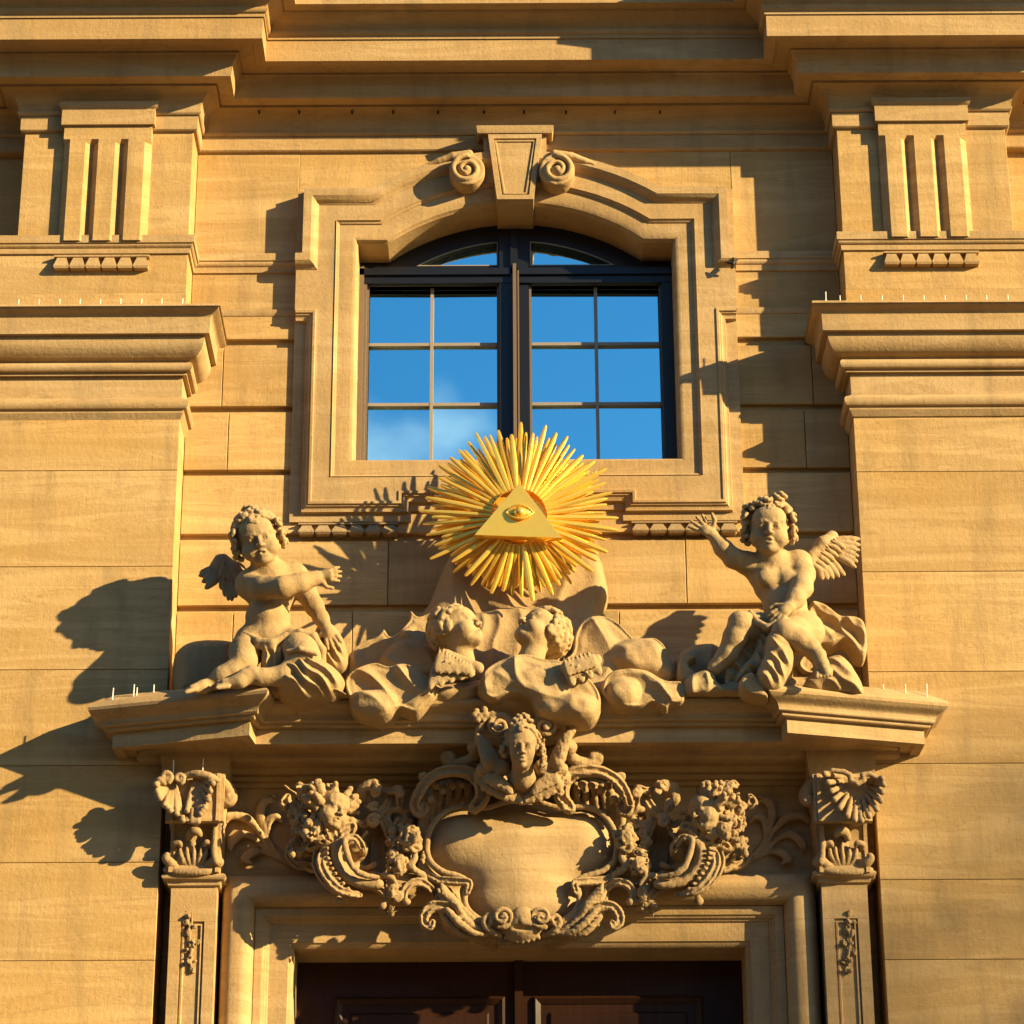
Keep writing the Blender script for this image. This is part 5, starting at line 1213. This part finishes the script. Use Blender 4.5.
# ------------------------------------------------------------------ mask and flower garlands beside the cartouche
def garland(s):
    c = P(345 if s < 0 else 695, 918, .05)
    root = empty('mask_garland', (c[0], .1, c[2]), 'carved %s garland of scrolls and flowers with a grotesque mask, %s of the shield' % (('left', 'left') if s < 0 else ('right', 'right')), 'carving', 'mask and flower garlands flanking the shield')
    ox = 0 if s < 0 else 1
    F = lambda x: x if s < 0 else 2*518.5-x
    o = lambda x, y: (270+x/5.689, 770+y/5.689)
    V = vol(*((278, 770, 440, 932) if s < 0 else (598, 770, 762, 932)), -.13, .50, .0046)
    def Q(x, y, p): a, b = o(x, y); return P(F(a), b, p)
    def C(pts, rad, k=.006, op='u', sub=4):
        q = [Q(*v) for v in cr(pts, sub)]; V.chain(q, rad, k, op)
        if op == 'u' and hasattr(rad, '__len__') and .018 <= max(rad) < .036: V.groove(q, rad)
    def SP(cx, cy, p, r0, r1, a0, tn_, rad, dp=.02): V.chain([Q(cx+x, cy+y, p+dp*i/22) for i, (x, y, _) in enumerate(spiral(0, 0, 0, r0, r1, a0, tn_, 23))], rad, .004)
    # ribbon scroll: a broad rolled band
    for k, (p, r) in enumerate(((.06, .030), (.12, .028), (.18, .026), (.23, .022), (.26, .018))):
        sh = k*9
        C([(470-sh*.6, 385, p), (420-sh, 430, p), (408-sh, 500, p), (430-sh*.8, 570, p), (480-sh*.6, 615+sh*.3, p), (550-sh*.3, 640+sh*.3, p), (620, 640+sh*.3, p)], r, .012)
    C([(455, 385, .29), (425, 400, .30), (440, 480, .31), (470, 550, .31), (530, 595, .30), (610, 610, .28)], [.012, .014, .014, .014, .012], .004)
    C([(455, 385, .29), (490, 390, .28), (525, 440, .25), (535, 480, .2)], [.014, .018, .012], .004)
    V.ell(Q(490, 455, .16), (.055, .05, .06), None, .01); V.ell(Q(500, 430, .20), [.02]*3, None, .006)
    # acanthus spine outside the ribbon
    for dx, p, r in ((0, .26, .020), (-26, .20, .020), (24, .25, .012)):
        C([(345+dx, 430, p-.02), (300+dx, 470, p), (290+dx, 540, p+.02), (330+dx, 620, p+.03), (390+dx*.8, 680, p+.03), (450+dx*.5, 700, p+.02), (510, 712, p-.02)], [r*.7, r, r, r*.9, r*.7], .005)
    for i in range(9): t = i/8; V.cone(Q(300+110*t*t, 450+235*t, .27), Q(325+120*t*t, 445+230*t, .29), .011, .009, .004)
    V.ell(Q(388, 745, .22), [.022]*3, None, .006); V.cone(Q(398, 690, .22), Q(390, 735, .22), .012, .010, .004)
    # grotesque mask with leafy hair
    hc = Q(345, 235, .26); B = basis(38*(1 if s < 0 else -1), -6, 10*(1 if s < 0 else -1))
    if s > 0: hc = Q(335, 245, .26); B = basis(-52, -8, -14)
    head(V, hc, .098, B, child=True, open_=True); V.cone(hc-A_((0, .03, .07)), Q(400, 370, .18), .06, .06, .02)
    r = np.random.RandomState(3+ox); w2 = lambda q: hc+.098*(B @ A_(q))
    for i in range(46):
        a = r.uniform(-.2, 3.5); q = A_((-1 if s < 0 else 1, 1, 1))*A_((math.cos(a)*1.0 if r.rand() < .8 else .2, r.uniform(-.9, .35), math.sin(a)*1.0+.15)); q = nrm(q)*r.uniform(1.0, 1.35)
        if q[1] > .5: continue
        d = nrm(q+r.normal(size=3)*.3); pt = w2(q*.85); e = w2(q*.85+d*.42); V.cone(pt, e, .020, .012, .004); V.ell(e+A_((0, .008, 0)), [.014]*3, None, .004)
    cluster(V, F(o(205, 110)[0]), o(0, 110)[1], 9, 7, .28, 22, 5+ox, .019, .03); cluster(V, F(o(170, 260)[0]), o(0, 270)[1], 8, 24, .20, 50, 8+ox, .020, .06)
    cluster(V, F(o(235, 320)[0]), o(0, 320)[1], 10, 17, .26, 42, 12+ox, .020, .05); cluster(V, F(o(290, 330)[0]), o(0, 330)[1], 10, 12, .27, 22, 14+ox, .019, .03)
    cluster(V, F(o(170, 420)[0]), o(0, 440)[1], 12, 10, .14, 26, 16+ox, .020, .04); C([(100, 150, .1), (88, 190, .14), (110, 215, .14)], [.014, .03, .016]); C([(128, 450, .2), (124, 480, .22)], [.008, .017])
    if s < 0: C([(80, 85, .24), (110, 108, .22), (150, 135, .2)], [.004, .005, .006], .002)
    C([(230, 440, .2), (300, 410, .24), (360, 400, .25), (420, 340, .26), (470, 325, .25), (455, 360, .24)], [.022, .026, .024, .022, .014], .01)
    C([(330, 300, .25), (320, 380, .26), (345, 410, .25)], [.018, .022, .014]); C([(380, 300, .25), (385, 360, .26), (410, 390, .25)], [.014, .018, .012])
    C([(100, 480, .02), (150, 540, .06), (210, 545, .08), (250, 560, .1), (280, 520, .12)], [.018, .02, .02, .02], .01)
    # upper rocaille scrolls
    C([(560, 190, .10), (535, 160, .12), (545, 110, .14), (590, 80, .16), (620, 90, .18)], [.020, .034, .036, .024, .014]); cluster(V, F(o(610, 105)[0]), o(0, 100)[1], 8, 5, .19, 12, 31+ox, .018, .02)
    cluster(V, F(o(572, 200)[0]), o(0, 200)[1], 5, 5, .16, 7, 33+ox, .018, .02)
    C([(640, 110, .16), (690, 120, .18), (730, 110, .19), (742, 150, .18), (745, 200, .16), (780, 225, .14), (800, 210, .14)], [.014, .018, .020, .018, .016, .010])
    C([(690, 120, .14), (680, 170, .14), (650, 220, .14), (600, 265, .14), (560, 300, .15), (520, 310, .16), (505, 290, .16)], [.012, .018, .022, .022, .020, .016, .010])
    SP(590, 290, .17, 36, 10, 40, 1.2, [.014, .010]); SP(745, 130, .19, 26, 8, 90, 1.1, [.012, .009])
    C([(600, 270, .12), (660, 300, .13), (700, 345, .14), (760, 330, .13), (800, 290, .12)], [.018, .022, .020, .014]); C([(640, 300, .13), (670, 350, .13), (680, 400, .12)], [.018, .018, .012])
    V.torus(Q(720, 270, .13), (0, 1, 0), .040, .014); C([(660, 240, .12), (720, 225, .14), (770, 250, .13)], [.012, .015, .010])
    SP(690, 400, .14, 28, 8, 200, 1.2, [.013, .010])
    # hanging flowers
    cluster(V, F(o(805, 380)[0]), o(0, 385)[1], 9, 12, .21, 44, 21+ox, .021, .05); cluster(V, F(o(725, 530)[0]), o(0, 530)[1], 9, 12, .20, 34, 24+ox, .020, .05)
    cluster(V, F(o(760, 460)[0]), o(0, 460)[1], 12, 14, .15, 44, 26+ox, .020, .04); cluster(V, F(o(740, 330)[0]), o(0, 330)[1], 9, 8, .14, 20, 27+ox, .018, .03)
    C([(815, 450, .2), (825, 500, .21), (800, 540, .21), (830, 575, .2), (870, 600, .18), (880, 640, .17), (920, 660, .16)], [.012, .016, .014, .014, .010])
    for i in range(6): V.ell(Q(505+9*i, 405-10*i, .17), [.010]*3, None, .003)
    C([(540, 560, .12), (575, 550, .16), (600, 535, .17)], [.014, .014, .010]); C([(560, 590, .12), (600, 585, .15)], [.012, .012])
    # lower bridge and drop
    C([(540, 650, .16), (590, 665, .19), (640, 690, .2), (670, 740, .2)], [.016, .018, .018, .012]); C([(760, 750, .19), (765, 690, .2), (800, 650, .2), (860, 640, .19), (920, 680, .16), (950, 720, .13)], [.016, .018, .020, .018, .014])
    C([(600, 625, .14), (690, 630, .16), (760, 630, .16), (850, 625, .14)], [.034, .030, .032, .024], .01)
    V.ell(Q(778, 750, .2), [.018]*3, None, .004); C([(620, 620, .19), (650, 600, .21), (700, 620, .22), (720, 660, .22)], [.010, .014, .012, .008])
    cluster(V, F(o(705, 690)[0]), o(0, 695)[1], 8, 12, .19, 34, 41+ox, .016, .03); cluster(V, F(o(690, 775)[0]), o(0, 775)[1], 6, 7, .17, 14, 43+ox, .014, .02)
    C([(652, 760, .19), (640, 775, .2)], [.014, .016]); C([(690, 790, .17), (695, 825, .16)], [.014, .008]); C([(655, 800, .16), (650, 830, .15)], [.008, .006])
    # ground slab tying it to the frieze
    V.lobe([(F(x), y) for x, y in [o(*q) for q in ((180, 200), (330, 160), (420, 300), (560, 300), (640, 220), (760, 220), (860, 330), (880, 600), (700, 650), (560, 640), (420, 620), (320, 580), (200, 520), (150, 400))]], .0, -.04, .06, .06, fold=.02, ff=50, seed=6, k=.01, pb=-.13)
    V.cone(Q(470, 560, -.05), Q(470, 560, .12), .08, .05, .02); V.cone(Q(400, 640, -.15), Q(400, 650, .2), .05, .03, .02); V.cone(Q(700, 690, -.2), Q(700, 680, .14), .05, .04, .02)
    V.noise(.0012, 60, 4+ox); V.noise(.0012, 190, 7); V.mesh('garland', M['relief'], root)
garland(-1); garland(1)

PSH = .155
# ------------------------------------------------------------------ palm sprays cut on the frieze
for s in (-1, 1):
    F = lambda x: x if s < 0 else 2*516.5-x
    V = vol(*((225, 786, 306, 882) if s < 0 else (726, 786, 812, 882)), -.16, .06, .004)
    o = lambda x, y: (140+x/3.606, 740+y/3.606)
    def C(pts, rad, k=.004): V.chain([P(F(o(x, y)[0]), o(x, y)[1], p-.10) for x, y, p in cr(pts, 4)], rad, k)
    b = (560, 452, .01)
    for pts, r, e in ((((560, 455, .01), (480, 410, .01), (430, 330, .015), (380, 280, .03), (320, 275, .04), (300, 295, .035)), [.010, .012, .012, .022, .020, .008], 1),
                      (((555, 450, .01), (490, 400, .01), (450, 330, .01), (432, 270, .02), (445, 225, .035), (470, 215, .04)), [.010, .011, .010, .018, .020, .010], 1),
                      (((550, 450, .01), (480, 400, .01), (455, 340, .01), (460, 290, .02), (490, 275, .03), (508, 292, .03)), [.010, .010, .009, .014, .016, .008], 1),
                      (((540, 448, .01), (460, 400, .01), (410, 355, .015), (365, 340, .03), (330, 365, .04), (318, 395, .035)), [.010, .011, .012, .020, .018, .008], 1),
                      (((530, 446, .01), (470, 415, .01), (430, 402, .02), (400, 405, .04), (375, 430, .04), (392, 440, .04)), [.010, .011, .012, .018, .018, .010], 1),
                      (((640, 470, .0), (560, 452, .01), (500, 425, .015)), [.016, .014, .012], 0),
                      (((470, 400, .01), (440, 300, .01), (440, 230, .015), (480, 205, .02)), [.006, .006, .008, .012], 0)):
        C(pts, r)
        if e: C([(x+9, y+5, p+.004) for x, y, p in pts[2:]], [.006, .012, .010, .006])
    V.noise(.001, 80, 3); pm_ = V.mesh('palm_spray', M['trim'], FAC)

PSH = -.03
# ------------------------------------------------------------------ carving on the brackets and shafts
PPIL = [q for q in FAC.children if q.name.startswith('portal_pilaster')]
for pil in PPIL:
    s = -1 if 'left' in pil['label'] else 1
    PSH = -.03
    F = lambda x: x if s < 0 else 2*518.2-x
    o = lambda x, y: (80+x/4.6545, 660+y/4.6545)
    V = vol(*((150, 764, 236, 880) if s < 0 else (800, 764, 890, 880)), -.12, .52, .004)
    def Q(x, y, p): a, b_ = o(x, y); return P(F(a), b_, p)
    C = lambda pts, rad, k=.005: V.chain([Q(*q) for q in cr(pts, 4)], rad, k)
    dbl = lambda T: [v for i in range(len(T)-1) for v in (T[i], ((T[i][0]+T[i+1][0])/2, (T[i][1]+T[i+1][1])/2+2))]+[T[-1]]
    if s < 0:
        for c_, T in (((440, 552), [(356, 580), (358, 610), (372, 645), (395, 675), (420, 700), (450, 715), (478, 745)]), ((530, 552), [(498, 700), (522, 752), (548, 752), (560, 715), (582, 690), (598, 650), (606, 610), (618, 575)])):
            V.lobe([(F(x), y) for x, y in [o(*q) for q in [(c_[0]-20, c_[1]-12)]+T+[(c_[0]+20, c_[1]-12)]]], .39, .35, .374, .03, k=.004, pb=.30)
            for j, t in enumerate(T+[((T[i][0]+T[i+1][0])/2, (T[i][1]+T[i+1][1])/2) for i in (1, 3)]):
                C([(c_[0], c_[1], .385), ((c_[0]*.5+t[0]*.5), (c_[1]*.5+t[1]*.5), .388), (t[0], t[1], .425+.006*(j % 2))], [.005, .012, .0135], .001); V.ell(Q(*t, .435), [.015]*3, None, .002)
        SPp = spiral(0, 0, 0, 24, 8, 300, 1.2, 18); V.chain([Q(402+x, 545+y, .42) for x, y, _ in SPp], [.014, .012], .003); V.chain([Q(462+x, 552+y, .42) for x, y, _ in SPp], [.010, .008], .003)
        C([(480, 545, .40), (540, 530, .42), (600, 540, .42), (640, 560, .40)], [.012, .018, .018, .012]); C([(350, 575, .40), (372, 560, .42), (395, 575, .42)], [.014, .016, .010])
    else:   # one broad fan shell, hollow in the middle
        cc = (845+0, 0)
        G = lambda x, y, p: P(740+x/4.6545, 660+y/4.6545, p)
        tips = [(395, 530), (410, 570), (425, 610), (440, 650), (465, 690), (500, 725), (535, 745), (565, 748), (600, 725), (635, 695), (655, 655), (662, 615), (668, 580), (662, 552)]
        V.lobe([((740+x/4.6545), 660+y/4.6545) for x, y in [(420, 520)]+tips+[(640, 545)]], .39, .35, .376, .04, k=.004, pb=.30)
        for t in tips:
            V.chain([G((540+t[0])/2, (560+t[1])/2, .375), G(540+(t[0]-540)*.75, 560+(t[1]-560)*.75, .39), G(*t, .44)], [.009, .013, .014], .001); V.ell(G(*t, .44), [.015]*3, None, .002)
        V.chain([G(400, 530, .42), G(430, 515, .43), G(480, 520, .43), G(510, 535, .43), G(515, 560, .42), G(545, 575, .42), G(575, 560, .42), G(570, 535, .43), G(600, 530, .43), G(650, 555, .43)], [.012, .014, .012], .003)
    # lower leaf
    PSH = -.055
    V.lobe([(F(x), y) for x, y in [o(*q) for q in ((420, 965), (415, 925), (436, 925), (450, 890), (436, 858), (462, 850), (486, 875), (498, 815), (515, 790), (548, 790), (566, 808), (556, 850), (566, 885), (590, 850), (606, 862), (600, 900), (618, 930), (618, 965))]], .31, .25, .31, .025, fold=.016, ff=75, fa=0, k=.006, pb=.2)
    C([(505, 830, .32), (520, 800, .36), (545, 798, .37), (560, 815, .36)], [.014, .020, .018, .010]); C([(440, 880, .30), (438, 858, .33), (462, 852, .34), (470, 868, .33)], [.010, .014, .012, .008]); C([(600, 880, .30), (606, 858, .33), (588, 850, .34), (578, 866, .33)], [.010, .014, .012, .008])
    for x in (470, 500, 530, 560, 585): C([(528+(x-528)*.5, 962, .30), (x, 910, .325), (x+(x-528)*.1, 872, .32)], [.012, .011, .006], .003)
    for u in (-1, 1): C([(518+u*60, 968, .30), (518+u*98, 945, .32), (518+u*118, 922, .33), (518+u*112, 906, .34)], [.014, .022, .018, .010])
    C([(400, 978, .30), (450, 986, .32), (520, 988, .325), (590, 986, .32), (630, 978, .30)], [.014, .016, .017, .016, .014])
    # rolled flank facing the door
    PSH = -.03
    for pts, r in ((((668, 560, 0), (690, 590, 0), (708, 630, 0), (700, 660, 0), (668, 680, 0), (650, 720, 0), (640, 800, 0), (636, 900, 0), (645, 940, 0)), .016),):
        for p in np.arange(-.06, .34, .02): V.chain([Q(x-12*(p > .28), y, p) for x, y, _ in cr(pts, 3)], [.022, .026, .024, .014, .012, .014, .016], .004)
    C([(690, 600, .33), (712, 640, .33), (690, 668, .33), (674, 645, .33), (690, 632, .34)], [.010, .012, .012, .010])
    V.ell(Q(645, 942, .30), [.026]*3, None, .005)
    V.noise(.0012, 80, 4); V.mesh('shell_carving', M['relief'], pil)
    # husk drop in the shaft panel
    PSH = 0.
    V = vol(*((172, 900, 210, 985) if s < 0 else (832, 900, 868, 985)), .16, .28, .0036); cx_ = 190.5 if s < 0 else 849
    C2 = lambda pts, rad: V.chain([P(cx_+(x if s < 0 else -x), y, p) for x, y, p in cr(pts, 3)], rad, .003)
    C2([(0, 906, .213), (1.5, 920, .220), (-1, 940, .221), (1, 960, .220), (-.5, 973, .216)], [.006, .006, .006, .005])
    for i, (y, rx_) in enumerate(((914, 4), (923, 6.5), (933, 6), (943, 6.5), (952, 5), (961, 5.5), (970, 4))): cluster(V, cx_+(1.2 if i % 2 else -1.2)*(-s), y, rx_, 4, .220, 7, 50+i+s, .0125, .008)
    V.noise(.001, 150, 4)
    V.mesh('husk_drop', M['relief'], pil)

PSH = 0.
# ------------------------------------------------------------------ remaining bird spikes and the clip
zl = ZT-.002
pts = [(xx(px, 700, .44), .44, zl) for px in (112, 118, 133, 136, 146, 153, 157)]
pins('bird_spikes', pts, [.10, .045, .115, .10, .04, .115, .05], 'cluster of thin bird spikes on the left end of the portal ledge')
pts = [(xx(px, 700, .44), .44, zl) for px in (881, 885, 906, 927)]
pins('bird_spikes', pts, [.06, .10, .10, .10], 'four thin bird spikes on the right end of the portal ledge')
zb_ = zz(774, .36)
pts = [P(173, 775, .36), P(202, 774, .36)]
pins('bird_spikes', [(q[0], .345, zb_-.002) for q in pts], [.085, .09], 'two leaning steel bird spikes on the left bracket under the ledge')
q = P(733, 262, .06)
V = Vol(q-.08, q+.08, .003)
V.chain([P(733, 252, .06), P(733.5, 262, .12), P(732, 268, .10)], [.005, .008, .006], .003); V.chain([P(725, 262, .11), P(733, 264, .12), P(737, 260, .11)], [.004, .008, .006], .003)
V.D = V.D; cl_ = V.mesh('clip', M['iron'])
setp(cl_, 'small black iron clip fixed at the right ear of the window surround', 'clip')
